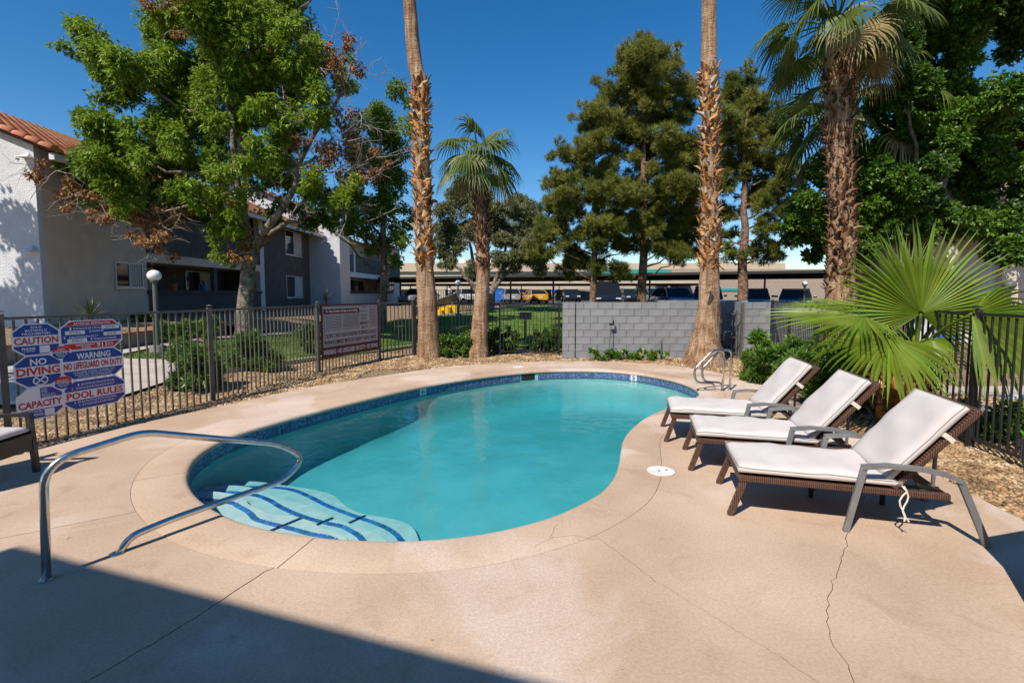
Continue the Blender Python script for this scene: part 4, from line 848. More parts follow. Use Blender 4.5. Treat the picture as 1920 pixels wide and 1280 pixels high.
def lounger(loc, ang, label, ties=True, seed=0, back=51, shift=0.):
    r = empty('sun_lounger', (loc[0], loc[1], 0), ang, label=label, cat='sun lounger', group='three cushioned sun loungers in a row'); W = .72; zs = .315
    def B(m, name, mat, par=r, **k): return m.build(name, mat, par, local=True, **k)
    for sy in (-1, 1):
        B(MB().bar((.06, sy*(W/2-.02), zs), (1.47, sy*(W/2-.02), zs), .045, .048), 'side_rail', 'wicker', bevel=.008)
        B(MB().bar((0, sy*(W/2-.02), 0), (.10, sy*(W/2-.03), zs-.02), .045, .05, up=(1, 0, 0)), 'leg', 'wicker', bevel=.006)
        arm = MB(); y = sy*(W/2+.045)
        B(MB().bar((.80, y, 0), (.90, y, .50), .035, .042, up=(1, 0, 0)), 'arm_leg', 'arm_metal', bevel=.005)
        ap = [(.885, .505), (1.05, .53), (1.25, .525), (1.42, .495), (1.5, .455)]
        for a, b in zip(ap[:-1], ap[1:]): arm.bar((a[0], y, a[1]), (b[0]+.004, y, b[1]), .05, .03)
        B(arm, 'armrest', 'arm_metal'); B(MB().bar((1.495, y, .465), (1.68, y, 0), .035, .045, up=(1, 0, 0)), 'rear_leg', 'arm_metal', bevel=.005)
        B(MB().bar((.74 if sy > 0 else 1.28, W*.3, 0), (.74 if sy > 0 else 1.28, W*.3, zs-.03), .03, .03), 'middle_leg', 'black_metal')
        B(MB().bar((.87, sy*(W/2-.0), zs), (.87, y, zs), .03, .03), 'bracket', 'arm_metal')
    B(MB().bar((.08, -W/2+.02, zs), (.08, W/2-.02, zs), .045, .06), 'front_rail', 'wicker', bevel=.008); B(MB().bar((1.45, -W/2+.02, zs-.01), (1.45, W/2-.02, zs-.01), .04, .05), 'rear_rail', 'wicker', bevel=.006)
    B(MB().bx(.09, 1.15, -W/2+.03, W/2-.03, zs-.02, zs+.012), 'seat_deck', 'wicker')
    c, pip = rounded_cushion(1.12, W-.0, .072, seed=seed); T = Matrix.Translation((.05+shift, 0, zs+.033))
    for m_, nm, mt in ((c, 'seat_cushion', 'cushion'),): m_.v = [tuple(T @ Vector(q)) for q in m_.v]; sc = B(m_, nm, mt, smooth=True)
    pv = [T @ q+Vector((0, 0, .002)) for q in pip]; B(MB().tube([Vector(q) for q in pv]+[pv[0]], .0035, 5, cap=False), 'piping', 'piping', sc)
    Mb = Matrix.Translation((1.13, 0, zs+.02)) @ Matrix.Rotation(-R(back), 4, 'Y')
    c, pip = rounded_cushion(.74, W-.03, .075, seed=seed+5); c.v = [tuple(Mb @ (Vector(q)+Vector((.02, 0, .045)))) for q in c.v]; bc = B(c, 'back_cushion', 'cushion', smooth=True)
    pv = [Mb @ (q+Vector((.02, 0, .045+.002))) for q in pip]; B(MB().tube([Vector(q) for q in pv]+[pv[0]], .0035, 5, cap=False), 'piping', 'piping', bc)
    m = MB(); m.bx(0, .8, -W/2, W/2, -.005, .035); m.v = [tuple(Mb @ Vector(q)) for q in m.v]; bk = B(m, 'backrest', 'wicker', bevel=.008)
    m = MB(); m.bx(.50, .535, -W/2-.004, W/2+.004, -.012, .06); m.v = [tuple(Mb @ Vector(q)) for q in m.v]; B(m, 'strap', 'cloth_tie', bk)
    for sy in (-1, 1):
        p = Mb @ Vector((.48, sy*.2, -.01)); B(MB().bar(p, (1.43, sy*.2, zs+.02), .02, .02), 'back_prop', 'arm_metal')
        q = Mb @ Vector((.12, sy*.2, -.02)); B(MB().bar((q.x, q.y, zs), (1.47, sy*.2, zs+.01), .02, .02), 'prop_rail', 'black_metal')
    if ties:
        for k in range(2):
            rg = random.Random(k+seed); pts = [Vector((1.16+.012*k, -W/2-.01, zs+.06))]
            for i in range(1, 8): pts.append(Vector((1.16+.03*k+.028*math.sin(i*.9+k*2)+.012*i*(1-2*k)*.5, -W/2-.012-.004*i, zs+.06-.036*i)))
            B(MB().tube(pts, .006, 5), 'cushion_tie', 'cloth_tie', sc)
    return r
def place(nx, ny, ang): a = R(ang); return (nx-math.sin(a)*.34, ny+math.cos(a)*.34), a
for (nx_, ny_, ang, lb, t_, sd_) in ((1.77, 3.87, -15.5, 'nearest white cushioned lounger with dangling cushion ties', True, 1), (1.81, 4.87, -14.5, 'middle white cushioned lounger between the other two', False, 2), (1.86, 5.83, -13.5, 'farthest white cushioned lounger beside the oleander hedge', False, 3)):
    l_, a_ = place(nx_, ny_, ang); lounger(l_, a_, lb, t_, sd_)
# dark wicker armchair at the left edge of the frame (its far front leg in view)
def armchair(loc, ang, label):
    r = empty('wicker_armchair', loc, ang, label=label, cat='chair')
    def B(m, name, mat, par=r, **k): return m.build(name, mat, par, local=True, **k)
    for sx, sy in ((0, 0), (0, -.62), (-.66, 0), (-.66, -.62)):
        B(MB().bar((sx, sy, 0), (sx-.035 if sx == 0 else sx, sy, .575 if sx == 0 else .8), .045, .045, up=(1, 0, 0)), 'leg', 'wicker_black')
    for sy in (0, -.62):
        B(MB().bar((-.01, sy, .585), (-.68, sy, .565), .05, .03), 'armrest', 'black_metal'); B(MB().bx(-.64, -.03, sy-.012, sy+.012, .22, .42), 'side_panel', 'wicker_black')
    B(MB().bx(-.64, -.02, -.6, -.02, .36, .40), 'seat', 'wicker_black'); B(MB().bx(-.025, .0, -.6, -.02, .24, .40), 'front_panel', 'wicker_black'); B(MB().bar((-.66, -.31, .4), (-.78, -.31, .95), .6, .04, up=(1, 0, 0)), 'backrest', 'wicker_black')
    c, _ = rounded_cushion(.6, .58, .07, 12, 12, .012, 9); c.v = [(x-.62, y-.31, z+.405) for x, y, z in c.v]; B(c, 'cushion', 'cushion', smooth=True); return r
armchair((-4.79, 4.83, 0), R(5), 'dark wicker armchair with pale cushion cut by the left picture edge')
armchair((3.75, 2.2, 0), R(-75), 'unseen dark wicker armchair added to cast the shadow at lower right')  # unseen chair, added for the shadow it throws on the deck

# ------------------------------------------------------------------ buildings
def roof_tiles(root, x_eave, x_top, y0, y1, z_eave, slope, nmax=300, colw=.34, rowl=.42, gable=True):
    """barrel tiles on a slope rising towards -x; eave parallel to y"""
    R0 = worldloc(root); a = math.atan(slope)
    def barrel(L, r, th=.02, n=7):
        m = MB(); vs = []
        for i, x in enumerate((0, L)):
            rr = r*(1 if i == 0 else .86)
            for k in range(n): t = math.pi*k/(n-1); vs.append((-x, math.cos(t)*rr, math.sin(t)*rr*.95+(.02 if i == 0 else 0)))
        m.add(vs, [(k, k+1, n+k+1, n+k) for k in range(n-1)]+[tuple(range(n-1, -1, -1))]); return m
    me = barrel(rowl*1.12, colw*.36).mesh('roof_tile'); me.materials.append(M['terracotta']); me.polygons.foreach_set('use_smooth', [True]*6+[False])
    pitch = (0, a, 0); cnt = 0; rest = MB(); tv = barrel(rowl*1.12, colw*.36); Mx = Matrix.Rotation(a, 3, 'Y')
    nrow = int((x_eave-x_top)/(rowl*math.cos(a)))
    for j, y in enumerate(np.arange(y0+.25, y1, colw)):
        for i in range(nrow):
            x = x_eave-i*rowl*math.cos(a); z = z_eave+i*rowl*math.sin(a)+.02
            if cnt < nmax: meshobj('roof_tile', me, root, Vector((x, y, z))-R0, pitch); cnt += 1
            else: rest.add([Vector((x, y, z))+Mx @ Vector(q) for q in tv.v], tv.f)
    if rest.v: rest.build('roof_tile_field', 'terracotta', root, smooth=True, kind='stuff')
    if gable:
        me2 = barrel(rowl*1.15, .15).mesh('rake_tile'); me2.materials.append(M['terracotta']); me2.polygons.foreach_set('use_smooth', [True]*6+[False])
        for i in range(nrow): meshobj('rake_tile', me2, root, Vector((x_eave-i*rowl*math.cos(a), y0+.06, z_eave+i*rowl*math.sin(a)+.06))-R0, pitch)
def window_x(root, x, y0, y1, z0, z1, blinds=True, facing=1):
    """window in a wall whose outside looks along +x"""
    fr = MB(); t = .05
    for q in ((y0, y1, z0, z0+t), (y0, y1, z1-t, z1), (y0, y0+t, z0+t, z1-t), (y1-t, y1, z0+t, z1-t), ((y0+y1)/2-t/2, (y0+y1)/2+t/2, z0+t, z1-t)): fr.bx(x-.04, x+.035, *q)
    wd = MB().bx(x-.06, x+.005, y0, y1, z0, z1).build('window', 'glass', root); fr.build('frame', 'alu', wd)
    if blinds:
        n_ = int((y1-y0-.1)/.11); ym = (y0+y1)/2
        for i in range(n_):
            yy = y0+.08+i*(y1-y0-.14)/n_
            if blinds == 'half' and yy < ym: continue
            MB().bx(x+.006, x+.014, yy, yy+.085, z0+.07, z1-.07).build('blind_slat', 'blind', wd)
    MB().bx(x, x+.07, y0-.04, y1+.04, z0-.06, z0).build('sill', 'alu', wd)
bA = empty('apartment_building', (-16, 20, .7), label='grey two-storey apartment wing with terracotta roof at the left', cat='building')
XF = -14.5
MB().bx(-30, XF, 15.4, 19.6, .2, 6.2).build('end_block', 'stucco_gray', bA)
MB().add([(XF, 15.396, .2), (XF, 15.396, 6.25), (-22.3, 15.396, 9.7), (-30, 15.396, 6.25), (-30, 15.396, .2), (XF, 15.2, .2), (XF, 15.2, 6.25), (-22.3, 15.2, 9.7), (-30, 15.2, 6.25), (-30, 15.2, .2)], [(9, 8, 7, 6, 5), (0, 1, 6, 5), (1, 2, 7, 6), (2, 3, 8, 7), (4, 0, 5, 9), (3, 4, 9, 8), (0, 4, 3, 2, 1)]).build('gable_wall', 'stucco_white', bA)
# recessed patio / balcony bay
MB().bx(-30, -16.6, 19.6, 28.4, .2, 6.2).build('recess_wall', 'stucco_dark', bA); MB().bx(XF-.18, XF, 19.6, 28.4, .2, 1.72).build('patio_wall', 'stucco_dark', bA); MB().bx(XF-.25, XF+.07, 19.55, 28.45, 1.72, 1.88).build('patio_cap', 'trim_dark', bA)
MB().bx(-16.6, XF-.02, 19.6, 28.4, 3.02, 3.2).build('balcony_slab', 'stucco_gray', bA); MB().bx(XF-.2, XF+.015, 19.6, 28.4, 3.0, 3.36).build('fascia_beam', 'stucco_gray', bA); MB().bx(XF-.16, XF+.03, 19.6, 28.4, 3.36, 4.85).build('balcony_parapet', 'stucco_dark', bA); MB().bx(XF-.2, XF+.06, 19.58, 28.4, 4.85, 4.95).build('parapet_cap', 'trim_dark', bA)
MB().bx(XF-.2, XF, 24.0, 24.25, 1.88, 3.0).build('pillar', 'stucco_dark', bA); MB().bx(-16.6, XF+.1, 19.6, 28.4, 6.0, 6.2).build('soffit', 'stucco_gray', bA); MB().bx(XF-.3, XF, 28.4, 28.9, .2, 6.2).build('corner_pier', 'stucco_white', bA)
for y0, y1, z0, z1 in ((20.4, 22.8, 1.0, 2.9), (25, 27.4, 1.0, 2.9), (21, 23.4, 3.4, 5.5)): window_x(bA, -16.58, y0, y1, z0, z1, 'half')
window_x(bA, XF, 18.0, 19.35, 1.98, 2.92, 'half')
# dark stair bay
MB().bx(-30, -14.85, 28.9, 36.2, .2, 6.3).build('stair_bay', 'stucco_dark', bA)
window_x(bA, -14.85, 32.4, 34.9, 1.45, 2.9, 'half'); window_x(bA, -14.85, 32.4, 34.9, 4.3, 5.9, 'half')
m = MB().add([(XF+.75, 15.0, 5.95), (-22.3, 15.0, 9.5), (-22.3, 36.2, 9.5), (XF+.75, 36.2, 5.95), (-30.8, 15, 5.95), (-30.8, 36.2, 5.95)], [(0, 1, 2, 3), (1, 4, 5, 2)])
rf = m.build('roof', 'roof_gap_dark', bA); MB().bx(XF+.6, XF+.76, 15.05, 36.2, 5.78, 5.97).build('gutter', 'stucco_white', bA)
roof_tiles(rf, XF+.78, -22.2, 14.98, 36, 5.98, (9.5-5.95)/(22.3-13.75), nmax=300)
for px, py in ((52, 293), (60, 467)):
    p = at(px, py, 15.15); hd = MB().add([p+Vector(q) for q in ((-.17, .05, -.06), (.17, .05, -.06), (.17, -.2, -.06), (-.17, -.2, -.06), (0, .05, .13))], [(0, 1, 2, 3), (0, 4, 1), (1, 4, 2), (2, 4, 3), (3, 4, 0)]).build('vent_hood', 'stucco_white', bA)
bB = empty('apartment_building', (-16, 45, .7), label='white two-storey apartment wing with balconies behind the ash tree', cat='building'); XB = -12.6
MB().add([(XB, 36.2, .2), (XB, 36.2, 6.75), (-20, 36.2, 9.9), (-30, 36.2, 6.7), (-30, 36.2, .2), (XB, 36.45, .2), (XB, 36.45, 6.75), (-20, 36.45, 9.9), (-30, 36.45, 6.7), (-30, 36.45, .2)], [(0, 1, 2, 3, 4), (9, 8, 7, 6, 5), (0, 5, 6, 1), (1, 6, 7, 2), (2, 7, 8, 3), (3, 8, 9, 4), (4, 9, 5, 0)]).build('gable_wall', 'stucco_white', bB)
MB().bx(-30, XB, 36.45, 38.4, .2, 6.6).build('end_block', 'stucco_gray', bB); MB().bx(-30, XB-1.9, 38.4, 49.5, .2, 6.6).build('recess_wall', 'stucco_gray', bB); MB().bx(-30, XB, 49.5, 55.5, .2, 6.6).build('far_block', 'stucco_gray', bB)
MB().bx(XB-.16, XB, 38.4, 49.5, .2, 1.7).build('patio_wall', 'stucco_gray', bB); MB().bx(XB-.2, XB+.07, 38.3, 52, 1.7, 1.95).build('patio_cap', 'trim_dark', bB); MB().bx(XB-1.9, XB-.01, 38.4, 49.5, 3.15, 3.3).build('balcony_slab', 'stucco_gray', bB); MB().bx(XB-.2, XB+.02, 38.4, 49.5, 3.0, 3.4).build('fascia_beam', 'stucco_white', bB)
MB().bx(XB-.15, XB+.03, 38.4, 55.4, 3.4, 4.75).build('balcony_parapet', 'stucco_dark', bB); MB().bx(XB-.12, XB+.05, 39.2, 39.6, 3.4, 4.95).build('pillar', 'stucco_white', bB)
for y0, y1, z0, z1 in ((39, 41.5, 1.2, 2.9), (44, 48, 1.0, 2.9), (40, 42.5, 4.0, 5.9)): window_x(bB, XB-1.88, y0, y1, z0, z1, False)
window_x(bB, XB, 50.6, 52.6, 1.9, 2.9, False)
rf = MB().add([(XB+.5, 35.9, 6.55), (-20, 35.9, 9.75), (-20, 56, 9.75), (XB+.5, 56, 6.55), (-30.5, 35.9, 6.5), (-30.5, 56, 6.5)], [(0, 1, 2, 3), (1, 4, 5, 2)]).build('roof', 'roof_gap_dark', bB); MB().bx(XB+.35, XB+.52, 35.95, 56, 6.35, 6.57).build('gutter', 'stucco_white', bB)
roof_tiles(rf, XB+.55, -19.8, 35.85, 55.8, 6.6, 3.2/7.9, nmax=200, colw=.42, rowl=.5)
# building on the right
bC = empty('apartment_building', (15, 18, .1), label='white apartment building behind the right hand fence and dark shade tree', cat='building')
MB().bx(13.6, 16.9, 17.2, 18.9, -.2, 6.2).build('wall', 'stucco_white', bC); MB().bx(16.9, 17.5, 17.0, 17.4, -.2, 6.4).build('corner_pier', 'stucco_gray', bC); MB().bx(17.5, 26, 17.25, 21, -.2, 6.0).build('side_wall', 'stucco_gray', bC)
MB().bx(17.5, 22, 17.2, 17.25, 2.3, 2.5).build('trim_band', 'stucco_white', bC); MB().bx(18.1, 19.6, 17.16, 17.25, 3.1, 4.3).build('window', 'glass', bC)
MB().add([(13.2, 16.7, 6.1), (26.5, 16.7, 6.1), (26.5, 19.2, 7.1), (14.5, 19.2, 7.1), (26.5, 21.7, 6.1), (13.2, 19.4, 6.1)], [(0, 1, 2, 3), (3, 2, 4, 5), (0, 3, 5), (1, 4, 2)]).build('roof', 'terracotta', bC)
# building behind the camera: casts the foreground shade
bE = empty('clubhouse', (-3, -6, 0), label='stucco building behind the viewpoint casting the foreground shade', cat='building')
def rot_box(s0, s1, t0, t1, z0, z1):
    o = Vector((-2.9, -1.95, 0)); d = Vector((.949, -.316, 0)); k = Vector((-.316, -.949, 0))
    return MB().add([o+d*a+k*b+Vector((0, 0, z)) for z in (z0, z1) for a, b in ((s0, t0), (s1, t0), (s1, t1), (s0, t1))], [(0, 1, 2, 3), (7, 6, 5, 4), (4, 5, 1, 0), (5, 6, 2, 1), (6, 7, 3, 2), (7, 4, 0, 3)])
rot_box(-3.2, 16, .35, 9, -.05, 5.8).build('wall', 'stucco_white', bE); rot_box(-3.6, 16.4, 0, 9.4, 5.8, 6.0).build('roof', 'stucco_gray', bE)
for s in (-1.5, 1.5, 5.0, 8.5): rot_box(s, s+1.5, .3, .36, 1.0, 2.3).build('window', 'glass', bE)
# far commercial building, carports
bF = empty('commercial_building', (15, 90, .6), label='long low beige commercial building on the horizon', cat='building')
MB().bx(-40, 46, 84, 110, .5, 6.55).build('wall', 'beige', bF); MB().bx(-40.3, 46.3, 83.6, 84.02, 5.3, 6.75).build('parapet', 'beige', bF)
for i in range(14):
    x = -24+i*4.2
    if x < 15: MB().bx(x, x+2.6, 83.9, 84.02, 1.0, 2.3).build('window', 'glass', bF)
for x, wd, h in ((-11.3, 1.5, 1.0), (-9.4, 1.8, 1.2), (38, 2, .5), (43.5, 1.6, .4)): MB().bx(x, x+wd, 88, 90, 6.5, 6.6+h).build('rooftop_unit', 'white_plastic' if x < 0 else 'base_concrete', bF)
bG = empty('brick_building', (45, 70, .6), label='tan brick building behind the right carport', cat='building')
MB().bx(22, 60, 68, 82, .4, 5.0).build('wall', 'brickwall', bG); MB().bx(28, 33, 67.9, 68.02, 2.0, 2.35).build('green_band', 'teal', bG); MB().bx(13.4, 22, 69, 74, 3.3, 5.0).build('fascia_sign', 'teal', bG)
bH = MB().bx(2, 22, 70, 70.3, .4, 2.2).build('boundary_wall', 'block', None, label='far pale block wall behind the parked cars', cat='wall')
def carport(name, a, b, depth, z, label, npost, thick=.35, mat='beige'):
    a = Vector((*a, 0)); b = Vector((*b, 0)); d = (b-a).normalized(); k = Vector((-d.y, d.x, 0)); r = empty(name, (a.x, a.y, .6), label=label, cat='carport')
    L = (b-a).length
    def bxo(s0, s1, t0, t1, z0, z1, dz=0): return MB().add([a+d*s+k*t+Vector((0, 0, zz)) for zz in (z0, z1) for s, t in ((s0, t0), (s1, t0), (s1, t1), (s0, t1))], [(3, 2, 1, 0), (4, 5, 6, 7), (0, 1, 5, 4), (1, 2, 6, 5), (2, 3, 7, 6), (3, 0, 4, 7)])
    bxo(0, L, .1, depth, z, z+.08).build('roof', 'trim_dark', r); bxo(-.1, L+.1, -.02, .1, z-.02, z+thick).build('fascia', mat, r); bxo(0, L, depth*.3, depth*.3+.15, z-.28, z).build('beam', 'trim_dark', r); bxo(0, L, depth*.8, depth*.8+.15, z-.28, z).build('beam', 'trim_dark', r)
    for i in range(npost):
        s = L*(i+.5)/npost; q = a+d*s+k*depth*.5; bxo(s-.06, s+.06, depth*.5-.06, depth*.5+.06, hz1(q.x, q.y)-.1, z).build('post', 'black_metal', r)
        bxo(s-.05, s+.05, .15, depth-.1, z-.2, z-.02).build('cross_beam', 'trim_dark', r)
carport('carport', (-14, 47), (26, 28.5), 5.5, 3.05, 'long dark carport roof crossing the view behind the lawn', 11, .16, 'trim_dark')
carport('carport', (-22, 66), (24, 62), 6, 2.95, 'farther carport with pale fascia under the beige building', 9, .3, 'beige')

# ------------------------------------------------------------------ cars
def car(loc, ang, paint, label, kind='sedan', L=4.6, W=1.8, H=1.45):
    r = empty('parked_car', loc, ang, label=label, cat='car', group='cars in the car park')
    def B(m, name, mat, par=r, **k): return m.build(name, mat, par, local=True, **k)
    # stations x (front = +x): (x, z bottom, z belt, half width)
    if kind == 'van': stn = [(-.5, .32, .95, .44), (-.47, .25, 1.02, .48), (-.3, .22, 1.04, .5), (.2, .22, 1.0, .5), (.36, .22, .95, .49), (.46, .24, .8, .46), (.5, .35, .62, .40)]; cab = [(-.49, .0), (-.45, .93), (-.2, 1.), (.1, .99), (.2, .93), (.37, .0)]
    else: stn = [(-.5, .36, .78, .40), (-.47, .25, .90, .46), (-.3, .2, .93, .5), (.0, .2, .91, .5), (.25, .2, .88, .5), (.42, .22, .76, .47), (.48, .26, .66, .42), (.5, .36, .56, .36)]; cab = [(-.41, .0), (-.25, .93), (-.1, 1.), (.05, .99), (.12, .93), (.27, .0)]
    vs = []; n_ = 10
    for x, zb, zt, hw in stn:
        y = hw*W; zm = (zb+zt)/2
        vs += [(x*L, yy, zz) for yy, zz in ((-y*.86, zb), (-y, zb+.12), (-y*1.01, zm+.08), (-y*.95, zt-.03), (-y*.72, zt), (y*.72, zt), (y*.95, zt-.03), (y*1.01, zm+.08), (y, zb+.12), (y*.86, zb))]
    k = len(stn); fs = [(i*n_+j, (i+1)*n_+j, (i+1)*n_+(j+1) % n_, i*n_+(j+1) % n_) for i in range(k-1) for j in range(n_)]+[tuple(range(n_)), tuple((k-1)*n_+j for j in range(n_-1, -1, -1))]
    B(MB().add(vs, fs), 'body', paint, smooth='auto')
    zb = lambda x: np.interp(x, [s[0] for s in stn], [s[2] for s in stn])
    gv = []; 
    for x, t in cab:
        z0 = float(zb(x))-.02; z = z0+(H-z0)*t; y = W*(.455-.09*t); gv += [(x*L, -y, z), (x*L, y, z)]
    base = [(cab[0][0], 0), (cab[-1][0], 0)]
    m = MB(); q = len(cab); top = [(2*i, 2*i+1, 2*i+3, 2*i+2) for i in range(q-1)]
    yb = W*.455; lv = gv+[(x*L, s_*yb, float(zb(x))-.02) for x, t in cab for s_ in (-1, 1)]
    side = [(2*q+2*i, 2*i, 2*i+2, 2*q+2*i+2) for i in range(q-1)]+[(2*i+1, 2*q+2*i+1, 2*q+2*i+3, 2*i+3) for i in range(q-1)]
    B(MB().add(lv, top[:1]+top[-1:]+side), 'windows', 'car_glass'); rfm = MB(); ids = range(1, q-1)
    B(MB().add([Vector(v)+Vector((0, 0, .012)) for v in gv[2:-2]], [(2*i, 2*i+1, 2*i+3, 2*i+2) for i in range(q-3)]), 'roof', paint, smooth=True)
    pil = MB()
    for s_ in (0, 1):
        for i in (0, 1, 2, q-3, q-2):
            a, b = Vector(lv[2*i+s_]), Vector(lv[2*i+2+s_]); o = Vector((0, (1 if s_ else -1)*.008, .006)); pil.bar(a+o, b+o, .05, .05)
        mid = 2; pil.bar(Vector(lv[2*q+2*mid+s_]), Vector(lv[2*mid+s_])+Vector((0, (1 if s_ else -1)*.008, 0)), .06, .03)
    B(pil, 'pillars', paint)
    for sx in (-.31, .31):
        for sy in (-1, 1):
            w_ = B(MB().tube([(sx*L, sy*W*.40, .32), (sx*L, sy*W*.502, .32)], .32, 18), 'wheel', 'tyre', smooth='auto'); B(MB().tube([(sx*L, sy*W*.5, .32), (sx*L, sy*W*.508, .32)], .2, 14), 'rim', 'rim', w_)
    for sy in (-1, 1):
        B(MB().box((L*.475, sy*W*.33, .66), (.16, .34, .12)), 'headlight', 'lamp_clear', bevel=.03); B(MB().box((-L*.487, sy*W*.33, .78), (.1, .38, .13)), 'tail_light', 'lamp_red', bevel=.02); B(MB().box((L*.17, sy*W*.56, .98), (.12, .18, .12)), 'mirror', paint, bevel=.03)
    B(MB().box((L*.495, 0, .46), (.04, .9, .16)), 'grille', 'void'); B(MB().box((-L*.502, 0, .6), (.02, .42, .13)), 'number_plate', 'white_plastic'); B(MB().bx(-L*.47, L*.46, -W*.42, W*.42, .16, .3), 'underbody', 'tyre')
    return r
FC = -math.pi/2   # facing the camera
def carat(px, Y, ang, paint, label, **k):
    p = at(px, 560, Y); return car((p.x, Y, hz1(p.x, Y)), ang, paint, label, **k)
carat(1135, 35.0, FC-.1, 'car_black', 'black minivan facing us above the block wall', kind='van', L=5, W=1.95, H=1.85)
carat(1262, 32.0, FC+.05, 'car_navy', 'dark blue sedan above the block wall left of the right palm')
carat(1326, 31.0, FC-.35, 'car_navy', 'blue crossover partly hidden by the right tall palm trunk', H=1.6)
carat(1414, 30.5, FC-.45, 'car_black', 'black sedan parked behind the third pine trunk')
carat(1492, 30.0, FC-.55, 'car_black', 'dark sedan parked rightmost under the carport')
carat(1180, 48, FC, 'car_black', 'small dark car far behind the minivan')
carat(1218, 46, FC+.3, 'car_gray', 'grey car far back beside the second pine trunk')
carat(1070, 54, FC, 'car_black', 'low dark car far left of the minivan')
carat(786, 47.5, FC-.5, 'car_silver', 'silver car with headlights showing left of the first palm')
carat(872, 53, -FC+.35, 'car_white', 'white car under the carport between the two left palms')
carat(957, 52.5, -FC+.12, 'car_silver', 'silver sedan seen from behind right of the shorter palm')
carat(1003, 49.5, -FC+.2, 'car_yellow', 'bright yellow sports car at the top of the lawn', H=1.3)
carat(982, 60, -FC, 'car_black', 'black car behind the yellow sports car')
p = at(918, 556, 60); f = empty('waste_container', (p.x, 60, .7), label='blue waste container behind the olive trunk', cat='container')
MB().bx(p.x-1.6, p.x+1.6, 59, 61, .75, 2.2).build('body', 'blue_paint', f, bevel=.04); MB().bx(p.x-1.65, p.x+1.65, 58.95, 61.05, 2.2, 2.3).build('lid', 'blue_paint', f)

# ------------------------------------------------------------------ lamps, grill, planter, barrier
def globe_lamp(loc, h, label, dark=False):
    f = empty('globe_lamp', loc, label=label, cat='lamp'); x, y, z = loc
    MB().lathe([(0, -.05), (.17, -.05), (.17, .2), (.155, .22), (0, .22)], 18, loc).build('base', 'base_concrete', f, smooth='auto'); MB().tube([(x, y, z+.2), (x, y, z+h)], .05, 12).build('pole', 'lamp_gray', f, smooth='auto')
    MB().lathe([(.05, h-.02), (.09, h), (.09, h+.04), (.05, h+.05)], 14, loc).build('fitter', 'lamp_gray', f, smooth='auto')
    pr_ = [(.15*math.cos(t), h+.15+.135*math.sin(t)) for t in np.linspace(-1.35, 1.5707, 14)]; pr_[-1] = (.001, pr_[-1][1]); MB().lathe(pr_, 22, loc).build('globe', 'lamp_gray' if dark else 'globe', f, smooth=True)
globe_lamp((-8.6, 11.85, hz1(-8.6, 11.85)), 1.75, 'white globe lamp on a grey pole at the left lawn')
p = at(859, 560, 27); globe_lamp((p.x, 27, hz1(p.x, 27)), 1.75, 'distant globe lamp on dark pole beside the yellow barrier')
p = at(1888, 600, 13.5); globe_lamp((p.x, 13.5, 0), 1.85, 'dark globe lamp against the white building at the right edge', True)
p = at(1508, 560, 27); globe_lamp((p.x, 27, hz1(p.x, 27)), 1.7, 'distant white globe lamp beside the rightmost sedan')
p = at(985, 640, 18.5); f = empty('park_grill', (p.x, 18.5, hz1(p.x, 18.5)), label='dark box grill on a post in the back lawn', cat='grill'); z = hz1(p.x, 18.5)
MB().tube([(p.x, 18.5, z-.05), (p.x, 18.5, z+.72)], .05, 10).build('post', 'black_metal', f); MB().box((p.x, 18.5, z+.86), (.46, .4, .22)).build('fire_box', 'lamp_gray', f, bevel=.01); MB().box((p.x, 18.3, z+.98), (.46, .02, .06)).build('grate_handle', 'black_metal', f)
# raised planter bed
pl = empty('planter_wall', (-10.3, 14, .3), label='low brown retaining wall with red brick cap before the left building', cat='wall')
for i in range(14):
    y0 = 9.0+i*.6; MB().bx(-10.42, -10.22, y0, y0+.595, .1, .68).build('wall_block', 'planter_wall', pl)
    for k in range(2): MB().bx(-10.44, -10.2, y0+k*.3, y0+k*.3+.292, .68, .735).build('cap_brick', 'cap_brick', pl)
V_ = [(-10.4, 9, .68), (-10.4, 17.4, .68), (-9.3, 18.6, .32), (-8.4, 22, .3), (-9, 36, .6), (-14.9, 36, .75), (-14.6, 9, .8)]
MB().add(V_, [tuple(range(6, -1, -1))]).build('planter_bed', 'gravel', None, kind='structure')
# yellow painted steps with side wall at the back
f = empty('concrete_stairs', (-4.6, 29, .4), label='yellow edged stairs beside the first palm leading to the car park', cat='stairs')
for i in range(5):
    x = -5.2+i*.35; y = 27.5+i*.75; MB().bx(x-.25, x+.35, y, y+.75, .2, .42+i*.16).build('stair_tread', 'yellow', f)
MB().bar((-5.6, 27.8, .7), (-3.6, 31.8, 1.5), .12, .5).build('cheek_wall', 'base_concrete', f)
fence('metal_fence', [(-5.0, 31.5), (-1.2, 33.8)], 1.3, 'fence_black', 'short black railing at the top of the yellow stairs', spacing=.16, t=.03)
